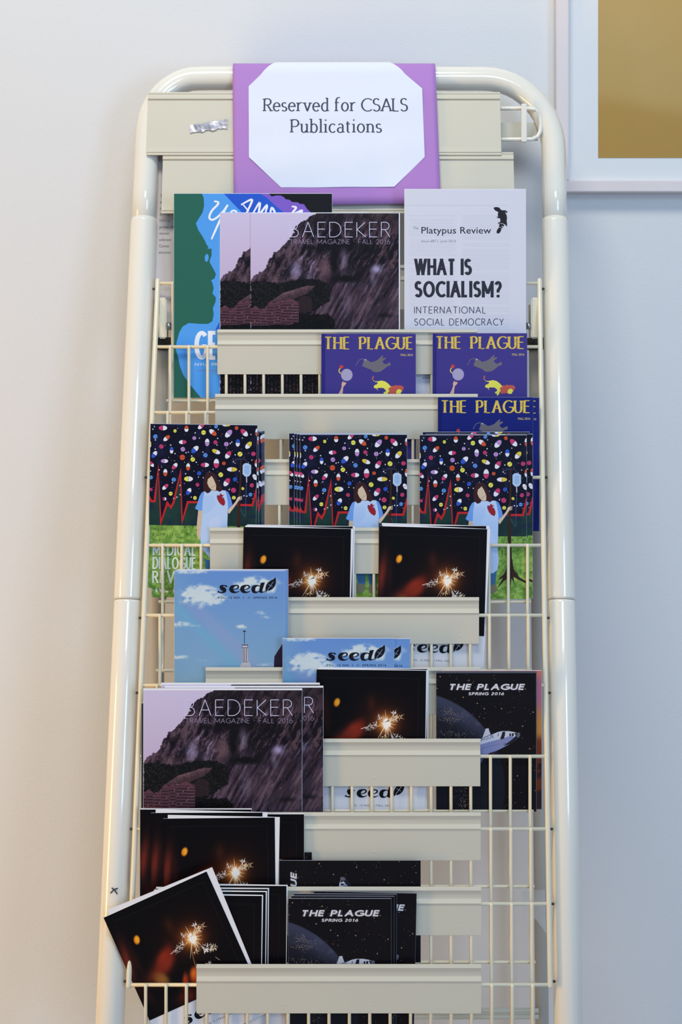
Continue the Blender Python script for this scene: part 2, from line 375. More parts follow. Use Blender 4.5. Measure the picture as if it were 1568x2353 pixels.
# --- travel magazine: rock face at dusk
def art_travel():
    A = Art(363, 463, (60, 50, 58))
    ridge = [(0, 463), (0, 163), (6, 157), (12, 150), (20, 146), (30, 141), (37, 135), (39, 127), (43, 118), (48, 109), (53, 106), (57, 97), (64, 94), (71, 90), (82, 76), (90, 68), (95, 62), (102, 52), (108, 46), (106, 40), (111, 32), (118, 28), (123, 22), (133, 18), (141, 12), (150, 6), (158, 2), (170, -5), (370, -5), (370, 463)]
    def fn(x, y):
        jx = x + (fbm(x / 4, y / 4, 3, 5) - .5) * 7; jy = y + (fbm(x / 4, y / 4, 3, 9) - .5) * 7
        sky = mix(col3((205, 196, 224), x), col3((196, 176, 206), x), np.clip(y / 190, 0, 1))
        # streaks run down and to the left
        wx = x + (fbm(x / 22, y / 22, 3, 77) - .5) * 12; wy = y + (fbm(x / 22, y / 22, 3, 78) - .5) * 12
        u = -wx * .45 + wy * .89; v = wx * .89 + wy * .45
        st = fbm(u / 44, v / 8, 4, 3); st2 = fbm(u / 20, v / 4, 4, 11); big = fbm(wx / 46, wy / 46, 3, 21); fine = fbm(x / 2.6, y / 2.6, 3, 33)
        t = np.clip((st - .5) * 1.9 + (st2 - .5) * 1.9 + (big - .5) * 1.6 + (fine - .5) * .7 + .36, 0, 1)
        rock = mix(col3((24, 19, 27), x), col3((96, 76, 92), x), t)
        rock = mix(rock, col3((84, 62, 64), x), np.clip(sstep(180, 300, x) * .6 + sstep(.55, .7, big) * .3, 0, 1) * (t > .25) * t)
        crack = sstep(.035, .0, np.abs(fbm(wx / 20, wy / 34, 4, 90) - .5)); rock = mix(rock, col3((18, 15, 20), x), crack * .8)
        hi = sstep(.60, .74, st2) * sstep(.5, .66, fbm(wx / 26, wy / 26, 2, 41)); rock = mix(rock, col3((146, 132, 166), x), hi * .7)
        u2 = x * .88 + y * .47; v2 = -x * .47 + y * .88; st3 = fbm(u2 / 6, v2 / 70, 4, 61); ms = sstep(150, 190, y + x * .1) * sstep(120, 185, x)
        sl_ = mix(mix(col3((30, 24, 34), x), col3((74, 58, 74), x), sstep(.35, .55, st3)), col3((108, 88, 100), x), sstep(.58, .74, st3)); rock = mix(rock, sl_, ms * .62)
        # light patches and dark clefts
        for (px, py, sx, sy, cc, k) in ((110, 140, 14, 20, (150, 140, 175), .6), (228, 110, 8, 24, (150, 135, 165), .7), (310, 137, 13, 10, (160, 152, 190), .95), (300, 160, 7, 16, (135, 125, 150), .6), (140, 155, 9, 14, (130, 112, 140), .5), (235, 215, 10, 40, (120, 108, 130), .4), (180, 140, 15, 22, (110, 80, 85), .6), (60, 160, 22, 10, (110, 85, 90), .4)):
            g = np.exp(-(((x - px) / sx) ** 2 + ((y - py) / sy) ** 2)) * (0.4 + 1.2 * st); rock = mix(rock, col3(cc, x), np.clip(g * k, 0, 1))
        for (px, py, sx, sy, k) in ((205, 120, 9, 40, .95), (235, 160, 34, 8, .95), (150, 85, 26, 8, .6), (230, 75, 38, 7, .7), (280, 90, 22, 10, .6), (195, 85, 18, 12, .6), (250, 120, 16, 30, .5), (330, 250, 20, 5, .6)):
            g = np.exp(-(((jx - px) / sx) ** 2 + ((jy - py) / sy) ** 2)); rock = mix(rock, col3((20, 18, 22), x), np.clip(g * k * 1.5, 0, 1))
        top = sstep(70, 10, y) * .55; rock = mix(rock, col3((34, 28, 34), x), top)
        trees = mix(col3((18, 18, 20), x), col3((40, 38, 40), x), sstep(.4, .8, fbm(x / 3, y / 3, 4, 50)))
        T1 = inpoly(jx, jy, [(-5, 172), (10, 165), (40, 168), (75, 172), (100, 165), (130, 160), (165, 162), (190, 172), (196, 190), (195, 215), (160, 235), (125, 262), (40, 240), (-5, 235)])
        rock = np.where(T1[..., None], trees, rock)
        T3 = inpoly(jx, jy, [(105, 260), (130, 248), (190, 246), (205, 262), (210, 290), (250, 300), (370, 295), (370, 470), (-5, 470), (-5, 262)]); rock = np.where(T3[..., None], trees * .75, rock)
        B = inpoly(x, y, [(28, 238), (50, 215), (80, 195), (110, 186), (140, 177), (158, 178), (140, 196), (110, 208), (95, 222), (60, 240)])
        bl = mix(col3((62, 46, 52), x), col3((118, 88, 94), x), np.clip(sstep(200, 175, y - (120 - x) * .35) + (fine - .5), 0, 1)); rock = np.where(B[..., None], bl, rock)
        B2 = inpoly(x, y, [(112, 215), (125, 204), (140, 202), (150, 212), (150, 240), (118, 244)]); rock = np.where(B2[..., None], bl * .7, rock)
        # temple buildings
        tm = inpoly(x, y, [(0, 232), (26, 236), (40, 228), (46, 216), (52, 222), (60, 216), (68, 222), (80, 210), (92, 220), (104, 222), (108, 214), (114, 222), (118, 250), (104, 272), (0, 275)])
        win = (((x / 4.2) % 1 > .42) & ((y / 6.5) % 1 > .38)); tc = np.where(win[..., None], col3((50, 34, 44), x), col3((112, 74, 84), x)) * (0.35 + 1.1 * fine[..., None])
        rock = np.where(tm[..., None], tc, rock)
        low = inpoly(x, y, [(0, 320), (363, 320), (363, 463), (0, 463)])
        rock = np.where((low & (((x / 9) % 1 > .7) & (fine > .55)))[..., None], col3((92, 62, 66), x), rock)
        m_ = inpoly(jx, jy, ridge)
        return np.where(m_[..., None], rock, sky)
    A.grid(260, 330, fn)
    for (x, y, w_, h) in ((0, 236, 24, 30), (26, 244, 14, 28), (42, 224, 16, 46), (60, 222, 14, 50), (76, 218, 42, 50), (100, 226, 18, 36)):
        A.poly([(x, y), (x + w_, y), (x + w_, y + h), (x, y + h)], (70, 46, 56), 1)
        A.poly([(x - 1, y), (x + w_ * .3, y - 6), (x + w_ * .5, y - 10), (x + w_ * .7, y - 6), (x + w_ + 1, y)], (92, 58, 68), 2)
        n = 0
        for yy in range(int(y + 3), int(y + h - 3), 7):
            A.poly([(x, yy), (x + w_, yy), (x + w_, yy + 1.2), (x, yy + 1.2)], (104, 74, 86), 2)
            for xx in range(int(x + 2), int(x + w_ - 2), 4): A.poly([(xx, yy + 2.2), (xx + 1.6, yy + 2.2), (xx + 1.6, yy + 5.5), (xx, yy + 5.5)], (34, 22, 32) if (xx * 7 + yy) % 11 else (150, 104, 84), 3)
    A.stroke_text('BAEDEKER', 96, 341, 58, 36, 1.5, 1.5, (214, 212, 240), gap=.27)
    A.stroke_text('TRAVEL MAGAZINE * FALL 2016', 96, 341, 75, 10.5, .95, .95, (148, 136, 160), gap=.24)
    return A

# --- campus magazine: silhouettes
def art_campus():
    A = Art(362, 467, (84, 160, 236)); u = lambda L_: [((x - 38) / 3.92, (y - 40) / 3.92) for x, y in L_]
    A.poly(u([(485, 40), (520, 75), (570, 130), (640, 200), (700, 290), (800, 420), (900, 700), (1457, 1100), (1457, 40)]), (44, 92, 205), 1)
    A.poly(u([(815, 40), (870, 75), (940, 140), (1020, 205), (1100, 300), (1457, 700), (1457, 40)]), (128, 96, 200), 2)
    A.poly(u([(895, 47), (915, 65), (940, 60), (960, 55), (1000, 58), (1030, 75), (1040, 90), (1075, 95), (1100, 115), (1150, 118), (1165, 130), (1205, 135), (1235, 180), (1280, 220), (1340, 300), (1457, 400), (1457, 40), (895, 40)]), (27, 27, 31), 3)
    A.poly([(0, 0), (64, 0), (68, 10), (69, 28), (65, 44), (56, 58), (50, 68), (56, 84), (64, 96), (71, 108), (74, 116), (79, 122), (76, 126), (86, 126), (86, 142), (82, 152), (82, 158), (90, 172), (96, 184), (93, 194), (85, 198), (88, 205), (91, 216), (88, 228), (96, 238), (95, 248), (89, 262), (91, 276), (88, 292), (78, 298), (60, 298), (34, 296), (20, 304), (12, 318), (6, 340), (4, 356), (10, 376), (14, 396), (22, 416), (36, 436), (62, 467), (0, 467)], (45, 103, 88), 4)
    A.poly(ell(75, 147, 4.5, 9, 5), (84, 160, 236), 5)
    A.poly([(96, 310), (108, 285), (140, 270), (180, 268), (180, 340), (120, 345)], (44, 92, 205), 4)
    wcol = (240, 242, 250)
    hand = lambda L_, w_: vribbon(A, [p + (w_ * (.75 if k_ in (0, len(L_) - 1) else 1.05),) for k_, p in enumerate(u(L_))], wcol, 6)
    hand([(398, 108), (436, 118), (425, 145), (385, 185), (360, 230), (358, 262), (385, 275), (430, 250), (480, 200), (515, 150), (520, 138)], 4.6)
    hand([(520, 140), (460, 260), (410, 370), (375, 450)], 4.6)
    hand([(545, 215), (560, 195), (590, 195), (600, 215), (580, 240), (550, 235)], 4)
    hand([(640, 140), (735, 92), (725, 140), (690, 210)], 4.6); hand([(660, 140), (710, 200)], 4)
    hand([(740, 230), (808, 118), (800, 200), (795, 240), (875, 140), (850, 240)], 4.6)
    hand([(900, 240), (915, 165), (945, 215), (930, 250)], 4.6)
    hand([(1095, 155), (1135, 165), (1100, 215), (1130, 215), (1190, 190), (1150, 250)], 4.6)
    A.stroke_text('GE', 52, 95, 380, 66, 10.5, 9, (236, 242, 250), 6, gap=.5, flat=True)
    A.font("NYU'  PR", 48, 101, 394, 6.5, (226, 236, 250))
    A.line([(52, 405), (140, 405)], .8, (150, 110, 140), 3)
    return A

# --- newspaper
def art_news():
    A = Art(280, 478, (214, 215, 226)); u = lambda L_: [((x - 30) / 5.407, (y - 22) / 5.407) for x, y in L_]
    dk = (44, 48, 60)
    A.font('The', 20, 32, 92, 6, (120, 132, 150)); A.font('Platypus Review', 39, 200, 102, 16, dk, off=.003)
    A.font('Issue #87 |  June 2016', 39, 119, 122, 5.6, (140, 140, 165))
    A.stroke_text('WHAT IS', 26, 152, 198, 38, 7.2, 6.2, dk, 3, gap=.36, space=.1, flat=True); A.stroke_text('SOCIALISM?', 26, 221, 249.5, 38, 7.2, 6.2, dk, 3, gap=.38, flat=True)
    A.stroke_text('INTERNATIONAL', 23, 187, 286, 15, 1.7, 1.5, (52, 62, 92), 3, gap=.3); A.stroke_text('SOCIAL DEMOCRACY', 23, 228, 313.5, 15, 1.7, 1.5, (52, 62, 92), 3, gap=.3, space=.3)
    A.font('www.g', 41, 64, 437, 5.5, (70, 70, 80), off=.005)
    A.line([(0, 37), (240, 37)], .7, (192, 196, 212), 1)
    random.seed(4)
    for i in range(58):
        y = 60 + i * 4.6
        if 350 < y: continue
        for a, b in ((10, 120), (132, 246)):
            if random.random() < .9: A.poly([(a + random.uniform(0, 6), y), (b - random.uniform(0, 12), y), (b - 2, y + 1.5), (a, y + 1.5)], (206, 208, 221), 1)
    blk = (36, 37, 44)
    A.poly(u([(1140, 258), (1150, 246), (1185, 243), (1215, 252), (1230, 275), (1245, 283), (1290, 284), (1314, 296), (1312, 318), (1292, 312), (1285, 312), (1302, 340), (1309, 375), (1304, 420), (1312, 470), (1308, 484), (1290, 478), (1285, 462), (1262, 450), (1235, 448), (1215, 460), (1200, 455), (1194, 436), (1218, 432), (1226, 420), (1222, 385), (1200, 382), (1186, 380), (1180, 366), (1200, 356), (1192, 340), (1196, 320), (1200, 306), (1160, 286)]), blk, 3)
    A.poly(u([(1222, 452), (1250, 448), (1274, 466), (1262, 492), (1240, 516), (1228, 550), (1212, 570), (1190, 574), (1176, 560), (1184, 530), (1208, 496), (1210, 470)]), blk, 3)
    A.line(u([(1208, 492), (1228, 500), (1244, 514)]), .7, (214, 215, 226), 4); A.line(u([(1215, 452), (1245, 446), (1278, 466)]), .8, (214, 215, 226), 4)
    A.poly(ell(*u([(1250, 488)])[0], 1.6, 1.2), (214, 215, 226), 4)
    for i, (a, b) in enumerate([(1300, 300), (1190, 372), (1203, 447), (1300, 472)]):
        q = u([(a, b)])[0]; A.line([(q[0] - 2, q[1] + .8), (q[0] + 2, q[1] - 1)], .5, (214, 215, 226), 4)
    return A

# --- humour magazine, purple cover
def art_circus(bgc=(66, 58, 136), spine=(44, 42, 124)):  # default ground colour has the cover's glossy sheen painted in
    A = Art(214, 300, bgc); u = lambda L_: [((x - 28) / 6.03, (y - 60) / 6.03) for x, y in L_]
    A.poly([(0, 0), (8.5, 0), (8.5, 300), (0, 300)], spine, 1)
    yl = (222, 194, 84)
    A.stroke_text('THE PLAGUE', 8, 206, 34.5, 27, 5.2, 1.9, yl, 3, gap=.3, space=.48, serif=3.8)
    random.seed(2)
    for i in range(46):
        x = random.uniform(8, 206); y = random.uniform(9, 34); A.line([(x - 2.2, y + random.uniform(0, 1.6)), (x + 2.2, y - random.uniform(0, 1.6))], .55, (60, 48, 90), 4)
    A.font('FALL 2016', 180, 207.5, 50.3, 5, (200, 180, 110), off=.02)
    gy = (112, 108, 118)
    A.poly(u([(605, 412), (640, 412), (680, 432), (700, 450), (740, 442), (790, 422), (862, 356), (876, 368), (858, 398), (905, 386), (910, 402), (862, 436), (876, 460), (905, 478), (965, 450), (975, 468), (972, 494), (930, 505), (880, 548), (830, 580), (780, 586), (735, 578), (710, 552), (650, 530), (590, 505), (586, 485), (604, 452)]), gy, 2)
    A.line(u([(640, 414), (590, 404), (550, 415), (525, 445), (515, 480), (495, 488)]), 1.4, gy, 2); A.poly(ell(*u([(632, 416)])[0], 2.2, 1.1, 20), (200, 198, 205), 3)
    A.poly(ell(*u([(375, 622)])[0], 13.2, 13.8), (168, 162, 196), 2)
    A.line(u([(298, 605), (272, 585), (268, 560), (282, 535), (300, 520)]), 2.6, (206, 182, 96), 3)
    A.poly(ell(*u([(302, 512)])[0], 4.2, 3.8), (204, 68, 56), 4); A.poly(u([(282, 500), (290, 488), (305, 492), (312, 484), (318, 500)]), (204, 68, 56), 4)
    sk = (216, 176, 158)
    A.poly(u([(260, 885), (290, 830), (306, 780), (304, 745), (318, 712), (328, 708), (330, 730), (345, 722), (340, 704), (350, 728), (372, 732), (352, 760), (328, 785), (322, 830), (318, 885), (305, 960), (250, 960)]), sk, 2)
    Ly = (230, 226, 92)
    A.poly(u([(735, 690), (760, 712), (800, 710), (850, 700), (900, 712), (945, 745), (985, 790), (975, 830), (940, 862), (938, 885), (915, 912), (900, 905), (910, 885), (880, 880), (878, 865), (905, 850), (912, 835), (880, 805), (860, 800), (800, 800), (790, 820), (808, 835), (790, 830), (784, 808), (760, 806), (742, 790), (752, 765), (790, 750), (800, 722), (770, 722), (742, 705), (724, 675)]), Ly, 2)
    A.line(u([(726, 690), (732, 660), (738, 640)]), 2.4, (200, 110, 84), 3)
    A.poly(u([(950, 800), (980, 790), (985, 770), (1010, 776), (1040, 762), (1080, 768), (1120, 768), (1150, 785), (1158, 805), (1145, 825), (1132, 850), (1100, 870), (1050, 878), (1000, 882), (960, 885), (946, 865), (958, 840), (945, 825)]), (196, 92, 78), 3)
    A.poly(u([(1060, 830), (1095, 815), (1112, 822), (1130, 850), (1115, 865), (1110, 885), (1070, 890), (1048, 870)]), Ly, 4)
    A.poly(ell(*u([(830, 943)])[0], 5, 2), (170, 180, 190), 2)
    A.poly(ell(60, 190, 22, 30), (150, 60, 70), 2); A.poly(ell(120, 210, 26, 20), (205, 190, 120), 3); A.poly(ell(160, 255, 30, 16), (90, 84, 160), 2)
    return A

# --- medical humanities journal
def art_pills():
    A = Art(244, 374, (16, 18, 34)); s_ = 5.55
    def U(x, y): return ((x - 38) / s_, (y - 50) / s_)
    u = lambda L_: [U(x, y) for x, y in L_]
    def fn(x, y):
        c = col3((15, 16, 34), x); c = mix(c, col3((26, 28, 62), x), sstep(.5, .8, fbm(x / 22, y / 22, 3, 2)) * .8)
        g = mix(col3((26, 46, 48), x), col3((34, 68, 58), x), fbm(x / 14, y / 30, 3, 8)); g = mix(g, col3((28, 34, 66), x), sstep(.5, .75, fbm(x / 30, y / 20, 2, 18)) * .7)
        line = [(-5, 176)] + u([(105, 1035), (145, 650), (190, 1290), (265, 1050), (312, 1100), (345, 1045), (428, 700), (457, 1250), (525, 1035), (1345, 1065), (1392, 900)]) + [(250, 150), (250, 400), (-5, 400)]
        c = np.where(inpoly(x, y, line)[..., None], g, c)
        n = fbm(x / 7, y / 7, 4, 4); gr = mix(col3((92, 136, 56), x), col3((158, 190, 92), x), np.clip((n - .25) * 2, 0, 1))
        tuft = ((fbm(x / 1.6, y / 6, 2, 61) > .66) & (fbm(x / 12, y / 9, 2, 71) > .6)); gr = np.where(tuft[..., None], col3((62, 98, 38), x), gr)
        return np.where((y > 230)[..., None], gr, c)
    A.grid(122, 187, fn)
    Mg = (196, 60, 112); Wt = (226, 226, 238); Or = (204, 84, 50); Yl = (226, 224, 92); Y2 = (216, 194, 66); Bl = (48, 88, 200); Lb = (88, 146, 222); Li = (182, 140, 206)
    ecg = u([(30, 970), (62, 1028), (105, 1028), (145, 600), (187, 1300), (265, 1048), (312, 1104), (345, 1042), (428, 650), (457, 1275), (525, 1034), (700, 1034)])
    A.line(ecg, 5.0, (188, 40, 44), 1); A.line(u([(1150, 1060), (1345, 1062), (1400, 850)]), 5.0, (188, 40, 44), 1)
    caps = [(196, 100, 0, 54, 30, Mg, Wt), (495, 105, 90, 40, 27, Or, Wt), (245, 228, -42, 50, 26, Wt, Or), (680, 72, -40, 48, 25, Wt, Mg), (830, 148, 38, 55, 30, Wt, Or), (1030, 160, -50, 58, 33, Wt, Li), (1228, 145, 45, 58, 32, Mg, Wt), (450, 275, -3, 48, 26, Wt, Mg), (760, 275, 90, 48, 28, Wt, Li), (310, 380, 90, 43, 23, Bl, Wt), (605, 367, -45, 58, 32, Bl, Wt), (875, 390, 22, 55, 27, Y2, Wt), (1028, 428, -58, 54, 31, Wt, Mg), (1148, 275, 90, 48, 27, Bl, Wt), (1285, 303, -50, 54, 31, Wt, Y2), (92, 437, -55, 50, 27, Bl, Wt), (222, 518, 0, 46, 25, Li, Wt), (352, 582, -52, 48, 26, Mg, Wt), (60, 560, 55, 40, 22, Mg, Wt), (235, 665, 90, 46, 26, Wt, Or), (523, 588, 90, 46, 25, Wt, Or), (735, 560, 0, 52, 28, Mg, Wt), (880, 540, 90, 60, 34, Wt, Mg), (1080, 612, 0, 65, 28, Wt, Y2), (530, 740, 0, 56, 32, Yl, Wt), (1015, 775, -58, 58, 32, Wt, Mg), (237, 845, -45, 48, 24, Wt, Mg), (535, 900, -62, 48, 28, Bl, Wt), (1370, 705, 60, 40, 25, Wt, Wt), (1388, 530, 90, 50, 22, Or, Wt), (1388, 140, 90, 50, 20, Wt, Or), (230, 997, 0, 24, 22, Mg, Wt), (1000, 52, 0, 50, 18, Wt, Y2), (38, 310, 90, 38, 13, Yl, Wt)]
    for (x, y, a, hl, hw, c1, c2) in caps:
        cx, cy = U(x, y); A.poly(ell(cx, cy, hl / s_, hw / s_, a, 90, 270, 12), c1, 2); A.poly(ell(cx, cy, hl / s_, hw / s_, a, -90, 90, 12), c2, 2)
        d = (math.cos(R(a + 90)) * hw / s_, math.sin(R(a + 90)) * hw / s_); A.line([(cx - d[0], cy - d[1]), (cx + d[0], cy + d[1])], .7, (30, 28, 44), 3)
    tabs = [(350, 135, 21, Yl, 0), (102, 210, 28, Lb, 40), (596, 222, 24, Li, 90), (712, 150, 29, Yl, 0), (870, 72, 24, Lb, 40), (1130, 88, 24, Or, 0), (865, 272, 26, Mg, -45), (1003, 293, 29, Li, 90), (180, 335, 28, Mg, -45), (453, 365, 29, Li, -30), (448, 468, 34, Or, 0), (580, 493, 29, Yl, -45), (740, 437, 28, Lb, -45), (1178, 417, 31, Yl, -45), (1348, 412, 28, Mg, 90), (975, 537, 23, Or, 90), (663, 667, 27, Bl, 40), (938, 682, 30, Yl, -45), (343, 752, 27, Lb, 90), (55, 728, 24, Lb, 30), (645, 813, 24, Mg, -45), (1120, 738, 27, Bl, 60), (1102, 875, 32, Mg, -45), (1333, 810, 26, Mg, 40), (1220, 853, 19, Yl, -45), (307, 930, 25, Yl, 0), (615, 980, 24, Yl, 0), (1108, 970, 24, Yl, 90), (1318, 928, 24, Lb, 0), (57, 880, 20, Mg, -40)]
    for (x, y, r, c, a) in tabs:
        cx, cy = U(x, y); r /= s_; A.poly(ell(cx, cy, r, r, 0, n=14), c, 2)
        d = (math.cos(R(a)) * r, math.sin(R(a)) * r); A.line([(cx - d[0], cy - d[1]), (cx + d[0], cy + d[1])], .7, (40, 36, 50), 3)
    random.seed(12); allp = [(c[0], c[1], c[3]) for c in caps] + [(t[0], t[1], t[2]) for t in tabs]; n = 0
    while n < 110:
        x = random.uniform(45, 1385); y = random.uniform(60, 1000)
        if any(math.hypot(x - a, y - b) < c + 14 for a, b, c in allp): continue
        r = random.choice([.6, .8, 1.1, 1.6, 1.9]); cx, cy = U(x, y); v = 150 + r * 45
        A.poly(ell(cx, cy, r * .8, r * .8, 0, n=8), (min(v, 215), min(v, 220), min(235, v + 10)), 1); n += 1
    # pole growing into a tree, drip bag
    A.poly(u([(1182, 480), (1200, 480), (1196, 900), (1190, 1100), (1196, 1365), (1205, 1600), (1230, 1750), (1300, 1850), (1390, 1900), (1395, 1930), (1290, 1880), (1225, 1840), (1235, 1930), (1200, 1860), (1180, 2020), (1165, 1850), (1100, 1900), (1020, 1990), (1090, 1860), (1020, 1890), (1110, 1800), (1150, 1700), (1160, 1500), (1152, 1365), (1156, 1100), (1172, 900)]), (58, 38, 30), 4)
    A.line(u([(1090, 470), (1095, 492), (1120, 500), (1150, 482), (1200, 478), (1240, 482), (1262, 505), (1262, 535)]), 1.2, (70, 76, 100), 4)
    A.poly(u([(1240, 532), (1285, 532), (1322, 556), (1322, 660), (1300, 690), (1285, 700), (1245, 700), (1214, 668), (1214, 556)]), (176, 200, 232), 4)
    A.poly(u([(1240, 560), (1296, 560), (1300, 650), (1270, 680), (1236, 650)]), (150, 184, 226), 5)
    A.line(u([(1265, 700), (1268, 775)]), 2.2, (196, 190, 220), 5); A.line(u([(1267, 775), (1258, 1000), (1258, 1200), (1235, 1195), (1165, 1060)]), .8, (70, 100, 140), 4)
    # figure in a gown
    A.poly(u([(725, 880), (716, 820), (722, 740), (745, 680), (790, 652), (835, 652), (870, 680), (892, 730), (925, 790), (958, 850), (968, 880), (900, 890), (850, 884), (800, 900), (755, 925), (740, 900)]), (58, 32, 34), 5)
    A.poly(u([(822, 698), (850, 740), (868, 780), (882, 815), (880, 878), (850, 882), (820, 872), (790, 840), (768, 790), (775, 740), (800, 720)]), (210, 190, 164), 6)
    A.line(u([(815, 852), (882, 808)]), .5, (80, 60, 50), 7)
    gw = (182, 206, 240)
    A.poly(u([(660, 1125), (712, 1130), (700, 1300), (690, 1470), (688, 1520), (660, 1480), (645, 1440), (645, 1300)]), (208, 186, 156), 5)
    A.poly(u([(735, 892), (700, 910), (672, 960), (650, 1040), (618, 1110), (640, 1128), (680, 1140), (710, 1138), (720, 1000)]), (110, 160, 230), 6)
    A.poly(u([(735, 892), (770, 920), (805, 905), (820, 880), (860, 886), (900, 884), (925, 900), (960, 878), (1000, 880), (1035, 900), (1045, 1000), (1035, 1120), (1030, 1300), (1026, 1500), (1040, 1640), (1020, 1760), (960, 1800), (900, 1790), (800, 1720), (700, 1600), (690, 1450), (708, 1200), (716, 1000)]), gw, 6)
    A.poly(u([(720, 960), (850, 950), (880, 1060), (800, 1160), (718, 1180)]), (172, 200, 239), 7); A.poly(u([(800, 1250), (930, 1200), (1000, 1400), (900, 1620), (790, 1500)]), (190, 209, 240), 7)
    A.poly(u([(1000, 880), (1035, 900), (1065, 960), (1092, 1060), (1060, 1100), (1040, 1122), (1030, 1020), (1015, 940)]), (104, 150, 228), 7)
    A.poly(u([(1036, 1122), (1090, 1070), (1130, 1020), (1158, 962), (1185, 952), (1190, 975), (1150, 1040), (1100, 1110), (1052, 1176), (1038, 1160)]), (214, 194, 172), 7)
    for i in range(4): A.line(u([(1180, 965 + i * 12), (1212, 948 + i * 14)]), 1.0, (220, 204, 186), 8)
    A.poly(u([(900, 940), (925, 945), (935, 918), (950, 925), (962, 940), (985, 938), (960, 960), (985, 985), (998, 1020), (996, 1055), (980, 1075), (945, 1058), (915, 1025), (895, 980)]), (150, 36, 44), 8)
    A.line(u([(905, 985), (895, 960), (905, 938)]), 1.6, (50, 70, 150), 9); A.line(u([(950, 965), (985, 975)]), 1.2, (60, 110, 190), 9)
    A.poly([(128, 306), (150, 312), (148, 344), (132, 340)], (62, 108, 150), 5); A.poly([(154, 312), (176, 308), (172, 342), (158, 344)], (62, 108, 150), 5)
    A.poly([(130, 338), (148, 342), (150, 352), (140, 362), (126, 358)], (120, 118, 96), 6); A.poly([(158, 342), (174, 340), (178, 354), (164, 364), (156, 354)], (120, 118, 96), 6)
    wt = (218, 226, 214); dg = (58, 84, 40)
    for i, t in enumerate(('FALL 2016', 'VOLUME 11', 'ISSUE 1')): A.font(t, 9, (40, 43, 32)[i], 243 + i * 12.5, 7, dg, off=-.01)
    for t, b_ in (('MEDICAL', 299), ('DIALOGUE', 330), ('REVIEW', 362)): A.stroke_text(t, 11, 107, b_ + 1, 28, 4.0, 3.5, wt, 10, gap=.34, flat=True)
    return A

def seed_logo(A, x0, x1, base, xh, col, leafcol=None, bgc=None):
    wd = x1 - x0; k = wd / 138 / 5.807
    T = lambda p: ((p[0] - 613) * k + x0, (p[1] - 350) * k + base) + ((p[2] * k * 1.22,) if len(p) > 2 else ())
    wide = lambda P_, c: [(c + (p[0] - c) * 1.16, p[1], p[2]) for p in P_]
    S = [(733, 270, 14), (722, 257, 10), (690, 254, 14), (664, 266, 28), (674, 290, 42), (700, 308, 44), (703, 330, 32), (678, 346, 16), (645, 344, 12), (626, 332, 16)]
    E = [(820, 306, 8), (858, 300, 9), (884, 280, 16), (880, 258, 16), (852, 252, 14), (815, 272, 36), (803, 303, 46), (818, 332, 36), (850, 345, 16), (880, 338, 9), (898, 325, 5)]
    D = [(1180, 266, 12), (1152, 253, 12), (1114, 268, 34), (1100, 300, 44), (1106, 332, 36), (1132, 346, 16), (1162, 332, 9), (1185, 300, 8)]
    S = wide(S, 685); E = wide(E, 842); D = wide(D, 1150)
    vribbon(A, [T(p) for p in S], col, 3); vribbon(A, [T(p) for p in E], col, 3); vribbon(A, [T((p[0] + 146, p[1], p[2])) for p in E], col, 3); vribbon(A, [T(p) for p in D], col, 3)
    A.poly([T(p) for p in [(1188, 225), (1202, 214), (1247, 212), (1216, 308), (1211, 328), (1222, 337), (1250, 328), (1252, 338), (1222, 350), (1190, 353), (1172, 342), (1170, 318)]], col, 3)
    for a in (725, 265), (628, 333): A.poly(ell(*T(a), 9 * k, 9 * k, n=10), col, 3)
    lx = x0 + wd * .80; ly = base - xh * 1.15; s_ = wd / 136
    leaf = [(0, 16), (2, 4), (10, -6), (23, -14), (23, 0), (18, 10), (10, 15), (3, 14), (1, 19)]
    leaf = [(0, 14), (0, 8), (2, 2), (6, -4), (12, -8), (18, -11), (23, -15), (24, -8), (23, 0), (20, 7), (15, 12), (9, 15), (4, 14.5), (2, 18), (1, 18)]
    A.poly([(lx + a * s_, ly + b * s_) for a, b in leaf], col, 3)
    if bgc:
        A.line([(lx + 5 * s_, ly + 13 * s_), (lx + 18 * s_, ly - 5 * s_)], .8 * s_, bgc, 4); A.line([(lx + 7 * s_, ly + 1 * s_), (lx + 16 * s_, ly + 6 * s_)], .7 * s_, bgc, 4)

